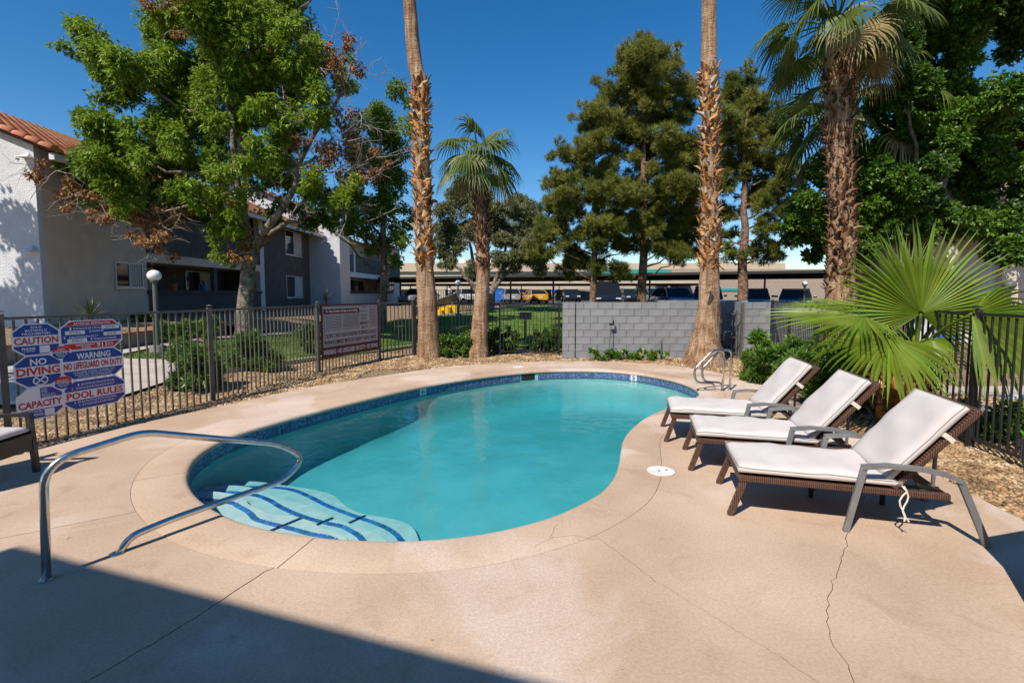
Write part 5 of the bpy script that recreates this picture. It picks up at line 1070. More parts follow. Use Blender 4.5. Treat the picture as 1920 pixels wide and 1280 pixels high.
# people
def person(loc, ang, h, parts, label):
    r = empty('person', loc, ang, label=label, cat='person'); me = bpy.data.meshes.new('body')
    J = dict(pel=(0, 0, .53), ch=(0.01, 0, .72), nk=(.01, 0, .835), hd=(.015, 0, .885), top=(.015, 0, .975), ls=(0, .105, .80), le=(-.04, .135, .63), lh=(.03, .14, .47), rs=(0, -.105, .80), re=(.02, -.135, .63), rh=(.09, -.13, .50), lhp=(0, .055, .5), lk=(.07, .06, .28), la=(.02, .06, .03), lt=(.10, .06, .012), rhp=(0, -.055, .5), rk=(.0, -.06, .28), ra=(-.11, -.06, .06), rt=(-.05, -.06, .012))
    ks = list(J); ed = [('pel', 'ch'), ('ch', 'nk'), ('nk', 'hd'), ('hd', 'top'), ('ch', 'ls'), ('ls', 'le'), ('le', 'lh'), ('ch', 'rs'), ('rs', 're'), ('re', 'rh'), ('pel', 'lhp'), ('lhp', 'lk'), ('lk', 'la'), ('la', 'lt'), ('pel', 'rhp'), ('rhp', 'rk'), ('rk', 'ra'), ('ra', 'rt')]
    rad = dict(pel=.075, ch=.085, nk=.032, hd=.05, top=.04, ls=.04, le=.028, lh=.02, rs=.04, re=.028, rh=.02, lhp=.055, lk=.038, la=.024, lt=.018, rhp=.055, rk=.038, ra=.024, rt=.018)
    me.from_pydata([Vector(J[k])*h for k in ks], [(ks.index(a), ks.index(b)) for a, b in ed], []); o = bpy.data.objects.new('body', me); link(o, r); md = o.modifiers.new('s', 'SKIN'); me.skin_vertices.new() if not me.skin_vertices else None
    for k, sv in zip(ks, me.skin_vertices[0].data): sv.radius = (rad[k]*h,)*2; sv.use_root = (k == 'pel')
    o.modifiers.new('ss', 'SUBSURF').levels = 1; me.materials.append(M['skin'])
    def cloth(name, prof, mat): MB().lathe([(a*h, b*h) for a, b in prof], 12).build(name, mat, r, local=True, smooth=True)
    cloth('shirt', [(.0, .50), (.095, .50), (.10, .6), (.115, .74), (.10, .81), (.045, .84), (0, .84)], parts[0])
    for sy in (-1, 1):
        kx = .07 if sy > 0 else 0.
        MB().tube([Vector((0, sy*.055, .52))*h, Vector((kx, sy*.06, .29))*h], [.068*h, .055*h], 10).build('trouser_leg', parts[1], r, local=True, smooth=True)
        MB().tube([Vector((0, sy*.10, .81))*h, Vector((-.02 if sy > 0 else .01, sy*.128, .68))*h], [.05*h, .043*h], 8).build('sleeve', parts[0], r, local=True, smooth=True)
    MB().lathe([(.0, .915), (.05, .93), (.055, .96), (.035, .995), (0, 1.0)], 12, (.012*h, 0, 0)).build('hair', 'hair', r, local=True, smooth=True) if False else MB().lathe([(a*h, b*h) for a, b in ((.0, .915), (.056, .93), (.058, .96), (.038, .992), (0.001, 1.0))], 12, (.008*h, 0, 0)).build('hair', 'hair', r, local=True, smooth=True)
p = at(844, 560, 44); person((p.x, 44, hz1(p.x, 44)), R(160), 1.72, ('shirt_white', 'short_yellow'), 'person in white shirt and yellow shorts walking by the stairs')
p = at(1038, 560, 52); person((p.x, 52, hz1(p.x, 52)), R(-80), 1.7, ('shirt_blue', 'base_concrete'), 'person in blue shirt walking in the car park')

# ------------------------------------------------------------------ vegetation helpers
def unit(a): return a/np.maximum(np.linalg.norm(a, axis=-1, keepdims=True), 1e-9)
def leaf_quads(P, D, L, W, droop=0.):
    """rhombic leaves: base P, direction D, length L, width W arrays"""
    n = len(P); D = unit(D); r = RNG.normal(size=(n, 3))*.62+np.array([-.35, -.55, .78]); S = unit(np.cross(D, r)); L = np.broadcast_to(L, n)[:, None]; W = np.broadcast_to(W, n)[:, None]
    g = np.array([0, 0, -1.])*droop
    V = np.stack([P, P+D*L*.45+S*W*.5+g*L*.1, P+D*L+g*L*.5, P+D*L*.45-S*W*.5+g*L*.1], 1).reshape(-1, 3)
    return V, np.arange(4*n).reshape(-1, 4)
def sprigs(P, A, k, L, W, spread=.9, droop=.25):
    """k leaflets fanning from each point about axis A"""
    n = len(P); A = unit(A); r = unit(np.cross(A, RNG.normal(size=(n, 3)))); out = []
    for i in range(k):
        t = (i-(k-1)/2)/max(k-1, 1)*2*spread; d = A*math.cos(t)+r*math.sin(t)+RNG.normal(0, .18, (n, 3)); l_ = L*RNG.uniform(.7, 1.2, n)*(1-.25*abs(t)/max(spread, .1))
        out.append(leaf_quads(P, d, l_, W*RNG.uniform(.8, 1.2, n), droop))
    V = np.vstack([o[0] for o in out]); return V, np.arange(len(V)).reshape(-1, 4)
def ball(c, r, n, shell=.5, squash=.85):
    d = unit(RNG.normal(size=(n, 3))); rr = RNG.random(n)**shell; p = d*rr[:, None]*np.array([1, 1, squash])*r
    lump = 1+.22*np.sin(d[:, 0]*5+c[0]*3)*np.sin(d[:, 1]*4+c[2])+.15*np.sin(d[:, 2]*9+c[1])
    return np.array(c)+p*lump[:, None], d
def crown(name, clumps, per, mat, parent, k=5, L=.12, W=.035, spread=.9, droop=.25, shell=.45, up=.2, dens_ref=1.0, sub=0):
    Vs = []; 
    for c, r in clumps:
        subs = [(c, r)] if not sub else [(np.array(c)+unit(RNG.normal(size=3))*r*RNG.uniform(.25, 1.0)*np.array([1, 1, .85]), r*RNG.uniform(.24, .5)) for _ in range(sub)]
        for cc, rr in subs:
            n = max(6, int(per*(rr/dens_ref)**2)); p, d = ball(cc, rr, n, shell); A = d*.9+np.array([0, 0, up])+RNG.normal(0, .45, (n, 3)); Vs.append(sprigs(p, A, k, L, W, spread, droop)[0])
    V = np.vstack(Vs); return npmesh(name, V, np.arange(len(V)).reshape(-1, 4), mat, parent)
def limb(m, pts, r0, r1, n=8, wob=.05, k=10):
    P = catmull([tuple(p) for p in pts], k, closed=False) if len(pts) > 2 else np.array([np.array(pts[0])+(np.array(pts[1])-np.array(pts[0]))*t for t in np.linspace(0, 1, k)])
    P[1:-1] += RNG.normal(0, wob, (len(P)-2, 3)); m.tube(P, list(np.linspace(r0, r1, len(P))), n); return P
def twigs(m, p, d, L, r, depth, gnarl=.35):
    q = [Vector(p)]; dd = Vector(d).normalized()
    for i in range(4):
        dd = (dd+Vector(RNG.normal(0, gnarl, 3))*.5).normalized(); q.append(q[-1]+dd*L/4)
    m.tube(q, [r, r*.85, r*.7, r*.55, r*.35], 4)
    if depth:
        for i in range(3): twigs(m, q[1+i], (dd+Vector(RNG.normal(0, .7, 3))).normalized(), L*RNG.uniform(.45, .75), r*.6, depth-1, gnarl)

# ------------------------------------------------------------------ large ash tree
TY = 15.6
ash = empty('ash_tree', (-8.5, TY, hz1(-8.5, TY)), label='large green ash tree with browned dead branches behind the left fence', cat='tree')
tk = MB(); A = lambda x, y, dy=0.: at(x, y, TY+dy)
limb(tk, [A(455, 655)-Vector((0, 0, .12)), A(458, 600), A(462, 540), A(470, 470)], .27, .19, 14, .01, 12); limb(tk, [A(470, 478), A(455, 390, .3), A(458, 260, .3), A(470, 150, .2), A(480, 20), A(485, -90)], .17, .05, 10, .04, 14)
limb(tk, [A(462, 430, .2), A(440, 320, -.4), A(430, 200, -.6), A(400, 60, -.5)], .11, .03, 8, .05); tk.build('trunk', 'bark', ash, smooth=True)
lm = MB()
for pts, r0, r1 in (([A(472, 470), A(500, 425, -.2), A(545, 370, -.4), A(560, 310, -.3), A(600, 240), A(665, 120, .2)], .13, .03), ([A(475, 475), A(520, 430, .5), A(590, 405, .8), A(650, 400, 1)], .10, .03), ([A(462, 500), A(440, 470, -.3), A(420, 440, -.5), A(395, 400, -.6)], .07, .025), ([A(458, 330, .3), A(390, 330, -.2), A(320, 320, -.5), A(230, 310, -.8)], .08, .02), ([A(460, 260, .3), A(370, 220, .2), A(280, 170, .1), A(200, 120, -.2)], .08, .02), ([A(465, 200, .2), A(540, 140, .4), A(620, 120, .5)], .07, .02), ([A(462, 280, .3), A(520, 240, .8), A(590, 170, .8)], .07, .02), ([A(470, 130), A(400, 60, .3), A(330, 10, .5)], .06, .02), ([A(475, 100), A(540, 40, .2), A(600, -20)], .06, .02), ([A(560, 310, -.3), A(620, 290, -.6), A(690, 300, -.8)], .05, .015), ([A(450, 360, 0), A(350, 390, -.6), A(280, 400, -.7), A(180, 350, -.8)], .05, .015)):
    lm_ = MB(); limb(lm_, pts, r0, r1, 8, .05, 12); lm_.build('limb', 'bark', ash, smooth=True)
green = [(170, 90, 42), (205, 110, 52), (255, 130, 50), (225, 165, 46), (300, 160, 50), (330, 120, 48), (345, 175, 48), (345, 30, 60), (310, 70, 40), (400, 20, 70), (400, 90, 60), (460, 60, 70), (520, 20, 60), (555, 70, 48), (580, 100, 48), (610, 110, 40), (430, 150, 60), (380, 200, 52), (420, 220, 45), (500, 130, 55), (490, 200, 45), (525, 210, 48), (560, 190, 42), (600, 170, 38), (180, 240, 40), (215, 255, 48), (165, 300, 40), (200, 320, 50), (250, 290, 56), (290, 330, 52), (230, 370, 42), (280, 375, 44), (320, 280, 48), (340, 240, 40), (310, 230, 40), (345, 320, 40), (130, 295, 25), (140, 340, 28), (395, 300, 42), (420, 270, 40), (480, 25, 60), (445, -40, 90), (370, -50, 80), (540, -50, 80), (425, 330, 34), (540, 250, 36)]
def cl(lst, Yc, dy, k=1.0): 
    out = []
    for x, y, r in lst:
        q = at(x, y, Yc+RNG.uniform(-dy, dy)); out.append((np.array(q), r*q.y/920*k))
    return out
green += [(450, 230, 40), (500, 270, 36), (470, 300, 34), (380, 250, 40), (360, 360, 34), (270, 250, 36), (300, 110, 30), (560, 130, 40), (640, 160, 30), (590, 220, 30), (500, 60, 50), (420, 100, 50), (190, 350, 36), (330, 350, 36), (520, 320, 30)]
cg = cl(green, TY, 1.6, 1.12); crown('crown', cg, 112, 'leaf_ash', ash, k=5, L=.155, W=.044, up=-.1, droop=.45, sub=9, dens_ref=.36, shell=.6)
crown('inner_crown', cl([(x, y, r*.85) for x, y, r in green[::2]]+[(350, 350, 40), (375, 400, 30), (510, 340, 40), (545, 330, 40), (560, 390, 36), (610, 410, 36), (500, 390, 30), (640, 380, 34), (600, 300, 36), (650, 330, 34), (470, 360, 30), (330, 400, 36), (300, 390, 36), (680, 400, 30)], TY+1.9, .7), 75, 'leaf_dark', ash, k=5, L=.15, W=.045, up=-.1, droop=.4, sub=3, dens_ref=.42)  # shade inside the ash crown painted in with the darker leaf colour
crown('young_shoots', cl([(415, 370, 40), (430, 410, 42), (450, 380, 36), (420, 450, 38), (450, 435, 32), (400, 395, 28), (600, 345, 40), (640, 360, 36), (580, 365, 28), (660, 345, 28), (615, 380, 26), (425, 485, 22)], TY-.8, .5), 230, 'leaf_bright', ash, k=5, L=.135, W=.035, up=.1, droop=.3, sub=4, dens_ref=.4)
dead = [(60, 310, 22), (105, 320, 26), (150, 360, 28), (190, 385, 26), (210, 410, 22), (265, 395, 26), (300, 420, 30), (295, 450, 26), (320, 410, 28), (270, 440, 24), (310, 470, 18), (120, 380, 14), (170, 400, 14), (240, 440, 12), (340, 400, 24), (620, 105, 30), (640, 130, 26), (590, 130, 24), (660, 90, 20), (300, 10, 26), (350, 5, 22), (615, 250, 36), (650, 280, 30), (600, 300, 28), (640, 220, 26), (560, 260, 18), (690, 300, 24), (670, 330, 26), (710, 320, 20), (430, 60, 20), (440, 480, 20), (475, 455, 18), (520, 100, 18), (460, 430, 14), (330, 60, 14)]
crown('dead_leaves', cl(dead, TY-.7, .8, 1.25), 130, 'leaf_dead', ash, k=4, L=.10, W=.045, up=-.5, droop=.5, sub=3, dens_ref=.3)
tw_ = MB()
for x, y, r in dead:
    q = at(x, y, TY-.6)
    for _ in range(3): twigs(tw_, q, (RNG.normal(0, .6), RNG.normal(0, .5), RNG.normal(-.1, .6)), r*TY/920*2.0, .009, 1)
for _ in range(75):
    q = at(RNG.uniform(530, 710), RNG.uniform(80, 430), TY+RNG.uniform(-1.4, .8)); twigs(tw_, q, (RNG.normal(.3, .5), RNG.normal(0, .5), RNG.normal(.25, .7)), RNG.uniform(.5, 1.2), .012, 2)
crown('shade_tinted_crown', cl([(500, 340, 34), (540, 330, 36), (570, 350, 34), (600, 370, 34), (630, 400, 30), (560, 395, 32), (520, 400, 26), (600, 420, 28), (650, 370, 30), (520, 290, 34), (490, 310, 26), (350, 380, 34), (380, 360, 34), (330, 400, 34), (300, 370, 34)], TY+1.2, .6), 200, 'leaf_dark', ash, k=5, L=.14, W=.04, up=-.1, droop=.4, sub=6, dens_ref=.4, shell=.7)  # shadowed foliage behind the limbs: its shade is put into the dark leaf colour
tw_.build('bare_twigs', 'twig', ash, kind='stuff')
def simple_tree(name, base, top, clumps, mat, label, per=150, tr=.18, L=.12, W=.04, k=5, sub=4, bark='bark', dens=.45, up=0., cat='tree', limbs=6, lean=None):
    t = empty(name, base, label=label, cat=cat); m = MB(); P = limb(m, [base-Vector((0, 0, .1)), base.lerp(top, .35)+Vector((.1, .1, 0)), base.lerp(top, .7), top], tr, tr*.3, 10, .03, 12); m.build('trunk', bark, t, smooth=True)
    lm = MB(); cs = sorted(clumps, key=lambda c: c[0][2])
    for c, r in cs[::max(1, len(cs)//limbs)]:
        s = P[min(len(P)-2, max(2, int((c[2]-base.z)/(max(top.z-base.z, .1))*len(P)*.6)))]; l1 = MB(); limb(l1, [s, (s+c)/2+np.array([0, 0, -.15]), c], tr*.35, .02, 6, .06, 8); l1.build('limb', bark, t, smooth=True)
    crown('crown', clumps, per, mat, t, k=k, L=L, W=W, sub=sub, dens_ref=dens, up=up); return t
b_ = at(715, 600, 21); b_.z = hz1(b_.x, 21)
simple_tree('ash_tree', b_, at(712, 230, 21), cl([(720, 190, 45), (735, 240, 48), (700, 250, 48), (750, 300, 42), (715, 320, 50), (740, 370, 42), (700, 380, 45), (690, 430, 42), (730, 430, 40), (750, 400, 32), (705, 470, 36), (745, 460, 30), (760, 200, 26), (690, 210, 30), (660, 290, 36), (650, 330, 34), (670, 360, 34), (640, 400, 34), (665, 420, 34), (610, 420, 28), (690, 340, 36), (755, 350, 34), (720, 270, 40), (735, 490, 26), (770, 430, 20)], 21, 1.2, 1.1), 'leaf_ash', 'smaller green ash tree directly left of the tall bare palm', per=200, L=.15, W=.045)
# off-frame shade trees at the left
for (x, y, z, rr, lb) in ((-17.9, 11.4, 7.2, 2.6, 'shade tree outside the left edge shading the white gable wall'), (-11.6, 4.3, 5.6, 2.0, 'shade tree outside the left edge shading the walkway')):
    cs = [(np.array([x, y, z])+unit(RNG.normal(size=3))*rr*.7, rr*.5) for _ in range(9)]
    simple_tree('shade_tree', Vector((x, y, hz1(x, y))), Vector((x, y, z)), cs, 'leaf_ash', lb, per=90, L=.2, W=.07, dens=.45, sub=4)
# big dark tree on the right
RY = 16.5
rt = [(1600, 300, 45), (1560, 330, 45), (1520, 400, 42), (1560, 420, 45), (1500, 380, 30), (1640, 350, 55), (1680, 260, 60), (1640, 200, 40), (1720, 150, 55), (1690, 90, 40), (1730, 40, 60), (1780, 100, 70), (1820, 30, 80), (1880, 90, 90), (1900, -20, 90), (1780, 200, 75), (1850, 220, 85), (1740, 270, 65), (1700, 330, 65), (1640, 400, 55), (1600, 440, 45), (1780, 320, 75), (1870, 330, 85), (1720, 390, 60), (1790, 400, 65), (1860, 420, 60), (1910, 440, 50), (1680, 430, 42), (1930, 250, 90), (1800, -40, 80), (1530, 460, 30), (1630, 300, 40), (1900, 470, 40), (1500, 440, 26)]
crs = cl(rt, RY, 1.6)
bt = empty('mulberry_tree', (13.6, RY+.6, 0), label='dense dark green shade tree filling the upper right corner', cat='tree'); m = MB(); limb(m, [(13.6, RY+.6, -.1), (13.8, RY+.6, 1.6), (14.0, RY+.4, 3.2), (14.4, RY, 6.5)], .32, .12, 12, .03); m.build('trunk', 'bark', bt, smooth=True)
for c, r in crs[::3]: m = MB(); limb(m, [(13.9, RY+.4, 2.9), (np.array([13.9, RY, 4.2])+c)/2, c], .1, .02, 6, .08); m.build('limb', 'bark', bt, smooth=True)
crown('crown', crs, 250, 'leaf_dark', bt, k=5, L=.145, W=.066, up=.1, droop=.25, sub=9, dens_ref=.40, spread=1.1, shell=.6); crown('inner_crown', cl([(x, y, r*.9) for x, y, r in rt[::2]], RY+2.2, .7), 150, 'leaf_dark', bt, k=4, L=.2, W=.1, sub=3, dens_ref=.42)
# olive tree behind the shorter palm
OY = 30
ol = empty('olive_tree', at(905, 575, OY), label='spreading grey-green olive tree behind the shorter palm', cat='tree'); ol.location.z = hz1(ol.location.x, OY); bz = Vector(ol.location)
oc = [(840, 400, 26), (860, 380, 30), (890, 375, 26), (930, 385, 32), (965, 385, 30), (990, 400, 28), (1010, 430, 28), (985, 440, 32), (950, 430, 34), (915, 430, 30), (870, 430, 32), (835, 440, 28), (825, 465, 20), (850, 480, 18), (940, 470, 30), (980, 475, 30), (1010, 480, 22), (900, 400, 30), (1000, 455, 26), (955, 495, 24), (1015, 500, 16), (840, 500, 14), (880, 505, 14)]
cs = cl(oc, OY, 1.8)
for pts in ([(0, 0), (-.3, 1.2), (-1.4, 2.6), (-2.6, 3.6)], [(0.1, 0), (-.1, 1.6), (-.5, 3.2), (-1.0, 5.0)], [(.3, 0), (.6, 1.4), (1.6, 2.6), (2.8, 3.4)], [(.35, 0), (.7, 1.6), (1.2, 3.2), (1.6, 5.2)]):
    m = MB(); limb(m, [bz+Vector((a*1., RNG.normal(0, .3), b-.1)) for a, b in pts], .2, .05, 8, .06); m.build('trunk', 'bark', ol, smooth=True)
crown('crown', [(c, r*1.15) for c, r in cs], 330, 'leaf_olive', ol, k=5, L=.17, W=.034, sub=8, dens_ref=.45, up=.2, droop=.1)
# pines
def pine(base, height, clumps, label, tr=.28):
    t = empty('pine_tree', base, label=label, cat='tree'); m = MB(); limb(m, [base-Vector((0, 0, .1)), base+Vector((.05, 0, height*.4)), base+Vector((-.05, 0, height*.75)), base+Vector((0, 0, height))], tr, .04, 12, .03, 16); m.build('trunk', 'bark_pine', t, smooth=True)
    for i, (c, r) in enumerate(clumps):
        z0 = max(c[2]-abs(c[0]-base.x)*.35-.3, base.z+2.0); z0 = min(z0, base.z+height-.3); s = np.array([base.x, base.y, z0])
        l1 = MB(); limb(l1, [s, (s+c)/2+np.array([0, 0, -.12]), c], .055, .015, 5, .05, 7); l1.build('branch', 'bark_pine', t, smooth=True)
    Vs = []
    for c, r in clumps:
        for _ in range(20):
            cc = np.array(c)+unit(RNG.normal(size=3))*r*RNG.uniform(.2, 1.15)*np.array([1.15, 1.15, .8]); rr = r*RNG.uniform(.16, .36); n = int(85*(rr/.35)**2)+7
            p, d = ball(cc, rr, n, .5, .8); Ad = d*.7+np.array([0, 0, .45])+RNG.normal(0, .25, (n, 3))
            for k in range(9):
                D = unit(unit(Ad)+RNG.normal(0, .42, (n, 3))); S = unit(np.cross(D, RNG.normal(size=(n, 3))*.5+np.array([-.35, -.6, .7]))); L_ = RNG.uniform(.16, .28, (n, 1)); w_ = .012
                Vs.append(np.stack([p-S*w_, p+S*w_, p+D*L_], 1).reshape(-1, 3))
    V = np.vstack(Vs); npmesh('needles', V, np.arange(len(V)).reshape(-1, 3), 'needle', t, kind='stuff'); return t
PY = 25
def pbase(px, Y): q = at(px, 560, Y); q.z = hz1(q.x, Y); return q
pine(pbase(1203, PY), 12.6, cl([(1230, 95, 30), (1180, 105, 28), (1205, 120, 40), (1250, 130, 32), (1165, 150, 34), (1200, 170, 44), (1245, 180, 42), (1275, 170, 26), (1160, 200, 34), (1215, 220, 46), (1265, 230, 40), (1290, 210, 22), (1180, 250, 40), (1240, 280, 44), (1285, 280, 36), (1150, 240, 28), (1200, 300, 40), (1270, 330, 42), (1300, 330, 30), (1240, 350, 40), (1290, 380, 36), (1190, 350, 36), (1250, 400, 44), (1220, 385, 36), (1300, 420, 28), (1265, 440, 36), (1230, 440, 32), (1290, 460, 28), (1240, 470, 24), (1275, 485, 18), (1195, 420, 30)], PY, 1.6, 1.22), 'tallest pine standing left of the right hand tall palm', .26)
pine(pbase(1112, PY-.5), 8.6, cl([(1100, 215, 26), (1125, 235, 30), (1095, 270, 30), (1135, 280, 34), (1060, 290, 24), (1085, 320, 34), (1125, 330, 38), (1055, 345, 30), (1040, 380, 26), (1075, 375, 36), (1120, 385, 38), (1155, 360, 32), (1050, 420, 32), (1090, 430, 38), (1135, 425, 36), (1165, 410, 28), (1030, 450, 26), (1070, 470, 28), (1150, 455, 26), (1010, 475, 18), (1095, 495, 26), (1070, 505, 20), (1125, 505, 18), (1160, 510, 22), (1020, 430, 20), (1180, 460, 20)], PY-.6, 1.4, 1.15), 'shorter bushy pine above the left part of the block wall', .2)
pine(pbase(1390, 23.5), 10.2, cl([(1395, 155, 24), (1380, 180, 30), (1415, 185, 28), (1370, 220, 30), (1405, 220, 32), (1440, 230, 26), (1375, 260, 32), (1420, 270, 34), (1455, 260, 24), (1365, 300, 26), (1400, 310, 26), (1445, 310, 30), (1480, 310, 24), (1360, 345, 22), (1430, 350, 28), (1465, 350, 26), (1410, 375, 20), (1440, 385, 24), (1475, 395, 22), (1365, 400, 20), (1440, 430, 22), (1360, 440, 18), (1420, 470, 24), (1450, 465, 20), (1365, 475, 18), (1480, 240, 24)], 23.5, 1.3, 1.22), 'open branched pine right of the right hand tall palm', .27)

# ------------------------------------------------------------------ palms
def boot_mesh(i):
    rg = random.Random(i); m = MB(); L = rg.uniform(.22, .34); w0 = rg.uniform(.075, .105); n = 5; vs = []; curl = rg.uniform(.1, .9); tw = rg.uniform(-1.1, 1.1)
    for k in range(n):
        t = k/(n-1); z = L*t*(1-.15*t); x = .05+.04*t+curl*.13*t*t; wd = w0*(1-.45*t**1.5)*(1.0 if k < n-1 else .6); c = .035*(1-t*.5); sk = tw*t*t*.12
        vs += [(x-c*.7, -wd+sk, z), (x+c*.4, sk, z), (x-c*.7, wd+sk, z), (x-c*.9, sk, z-.01)]
    fs = [(a*4+j, a*4+(j+1) % 4, (a+1)*4+(j+1) % 4, (a+1)*4+j) for a in range(n-1) for j in range(4)]+[((n-1)*4+3, (n-1)*4+2, (n-1)*4+1, (n-1)*4)]
    m.add(vs, fs); return m.mesh('leaf_base')
BOOT = {}
for mt in ('boot', 'boot_dark'):
    BOOT[mt] = []
    for i in range(7): me = boot_mesh(i); me.materials.append(M[mt]); me.polygons.foreach_set('use_smooth', [True]*len(me.polygons)); BOOT[mt].append(me)
def trunk_at(path, z):
    P = np.array([list(p[0])+[p[1]] for p in path]); return np.array([np.interp(z, P[:, 2], P[:, k]) for k in range(4)])
def palm_trunk(root, path, mat='palm_bark'):
    pts = [p[0] for p in path]; P = catmull([list(p[0])+[p[1]] for p in path], 60, closed=False); m = MB(); n = 20; vs = []
    for i, q in enumerate(P):
        for j in range(n): a = 2*math.pi*j/n; r = q[3]*(1+.05*math.sin(3*a+i*.3)+.03*RNG.normal()); vs.append((q[0]+math.cos(a)*r, q[1]+math.sin(a)*r, q[2]))
    m.add(vs, [(i*n+j, i*n+(j+1) % n, (i+1)*n+(j+1) % n, (i+1)*n+j) for i in range(59) for j in range(n)]+[tuple(59*n+j for j in range(n))]); m.build('trunk', mat, root, smooth=True)
def boots(root, path, z0, z1, count, mat, scale=1., hang=.12, extra=0):
    R0 = worldloc(root); ga = 2.39996
    if extra:      # small ragged stubs and fibre between the big leaf bases, too small to pick apart
        mm = [MB() for _ in range(3)]
        src = [([v.co.copy() for v in me.vertices], [tuple(f.vertices) for f in me.polygons]) for me in BOOT[mat]]
        for i in range(extra):
            z = random.uniform(z0-.1, z1); q = trunk_at(path, z); a = random.uniform(0, 6.283); s = scale*random.uniform(.35, .75)
            T = Matrix.Translation((q[0]+math.cos(a)*q[3]*.9, q[1]+math.sin(a)*q[3]*.9, z)) @ Matrix.Rotation(a, 4, 'Z') @ Matrix.Rotation(random.uniform(-.2, 1.1)+(1.2 if random.random() < .3 else 0), 4, 'Y') @ Matrix.Rotation(random.uniform(-1, 1), 4, 'X') @ Matrix.Diagonal((s, s*random.uniform(.4, 1), s*random.uniform(.9, 1.6), 1))
            V, F = random.choice(src); mm[i % 3].add([T @ v for v in V], F)
        for m in mm: m.build('leaf_base_stubs', mat, root, smooth=True, kind='stuff')
    for i in range(count):
        z = z0+(z1-z0)*(i+.5)/count; q = trunk_at(path, z); a = i*ga+random.uniform(-.25, .25)
        flip = random.random() < hang; s = scale*random.uniform(.8, 1.2)
        o = meshobj('leaf_base', random.choice(BOOT[mat]), root, Vector((q[0]+math.cos(a)*q[3]*.86, q[1]+math.sin(a)*q[3]*.86, z))-R0, (random.uniform(-.7, .7), random.uniform(-.2, .38)+(2.3 if flip else 0), a), (s, s, s*random.uniform(.8, 1.15)))
def fan(hub, axis, nrm, Rr, nseg=34, spread=300, split=.42, droop=.5, fold=.16, jitter=.05, tipdry=0.):
    V = []; F = []; axis = Vector(axis).normalized(); nrm = (Vector(nrm)-axis*Vector(nrm).dot(axis)).normalized(); side = axis.cross(nrm).normalized(); g = Vector((0, 0, -1)); da = R(spread)/nseg
    rs = [.03, .2, split, .6, .78, .92, 1.0]
    for i in range(nseg):
        t = (i+.5)/nseg-.5; a = t*R(spread); d = (axis*math.cos(a)+side*math.sin(a)).normalized(); Ri = Rr*(1-.32*abs(2*t)**2.2)*random.uniform(1-jitter*2, 1+jitter); sd = (side*math.cos(a)-axis*math.sin(a)).normalized()
        p = Vector(hub)+d*rs[0]*Ri; cur = d.copy(); prev = rs[0]; b = len(V); dr = droop*random.uniform(.7, 1.35); sg_ = 1 if i % 2 else -1
        for k, r in enumerate(rs):
            p = p+cur*(r-prev)*Ri; prev = r
            if r >= split: cur = (cur+g*dr*(.55 if r < .7 else 1.0)*.5+Vector((random.gauss(0, .04), random.gauss(0, .04), 0))).normalized()
            wd = math.tan(da/2)*min(r, split+.04)*Ri*1.03*(1 if r <= split else max(.10, 1-((r-split)/(1-split))**1.25)); 
            if k == len(rs)-1: V.append(p); break
            V += [p-sd*wd-nrm*fold*wd*2, p+nrm*fold*wd*2, p+sd*wd-nrm*fold*wd*2]
        for k in range(len(rs)-2): F += [(b+3*k, b+3*k+1, b+3*k+4, b+3*k+3), (b+3*k+1, b+3*k+2, b+3*k+5, b+3*k+4)]
        k = len(rs)-2; tp = b+3*k+3; F += [(b+3*k, b+3*k+1, tp), (b+3*k+1, b+3*k+2, tp)]
    return V, F
def frond(root, base, hub, axis, nrm, Rr, mat, pr=.022, name='frond', **k):
    V, F = fan(hub, axis, nrm, Rr, **k); o = MB().add(V, F).build(name, mat, root)
    mid = (Vector(base)+Vector(hub))/2+Vector((0, 0, .06)); MB().tube([Vector(q) for q in catmull([tuple(base), tuple(mid), tuple(hub)], 8, closed=False)], list(np.linspace(pr*1.5, pr*.7, 8)), 6).build('stalk', mat, o, smooth=True)
    return o
def palm_crown(root, top, n, stalk, Rr, mat, seed, el0=-45, el1=75, nseg=30, droop=.75, dry=.15):
    rg = random.Random(seed); random.seed(seed)
    for i in range(n):
        az = i*2.39996+rg.uniform(-.2, .2); t = (i+.5)/n; el = R(el0+(el1-el0)*t+rg.uniform(-6, 6)); s = stalk*rg.uniform(.85, 1.15)
        d = Vector((math.cos(az)*math.cos(el), math.sin(az)*math.cos(el), math.sin(el))); hub = Vector(top)+d*s-Vector((0, 0, .22*s*(1-t))); ax = (d*.8+Vector((0, 0, -.35-.5*(1-t)))).normalized(); nr = Vector((-math.cos(az)*math.sin(el), -math.sin(az)*math.sin(el), math.cos(el)))
        frond(root, Vector(top)-Vector((0, 0, .1)), hub, ax, nr+Vector((rg.gauss(0, .25), rg.gauss(0, .25), 0)), Rr*rg.uniform(.88, 1.1), 'frond_dry' if t < dry and rg.random() < .6 else mat, nseg=nseg, spread=rg.uniform(210, 270), split=.36, droop=droop*rg.uniform(.75, 1.25))
def AT(x, y, Y): return tuple(at(x, y, Y))
# tall left palm
pA = empty('fan_palm', (-2.33, 13.72, 0), label='tallest left palm with long bare trunk running out of frame', cat='palm tree')
path = [((-2.33, 13.72, -.1), .38), ((-2.33, 13.72, .12), .36), ((-2.36, 13.72, .7), .29), (AT(800, 560, 13.72), .265), (AT(796, 480, 13.72), .23), (AT(790, 300, 13.72), .21), (AT(787, 150, 13.72), .21), (AT(780, 130, 13.72), .20), (AT(768, 0, 13.72), .17), (AT(752, -300, 13.72), .16)]
palm_trunk(pA, path); boots(pA, path, 2.5, 7.45, 290, 'boot', .78, .14, 300); palm_crown(pA, AT(752, -300, 13.72), 22, .9, 1.0, 'frond', 3, nseg=18)
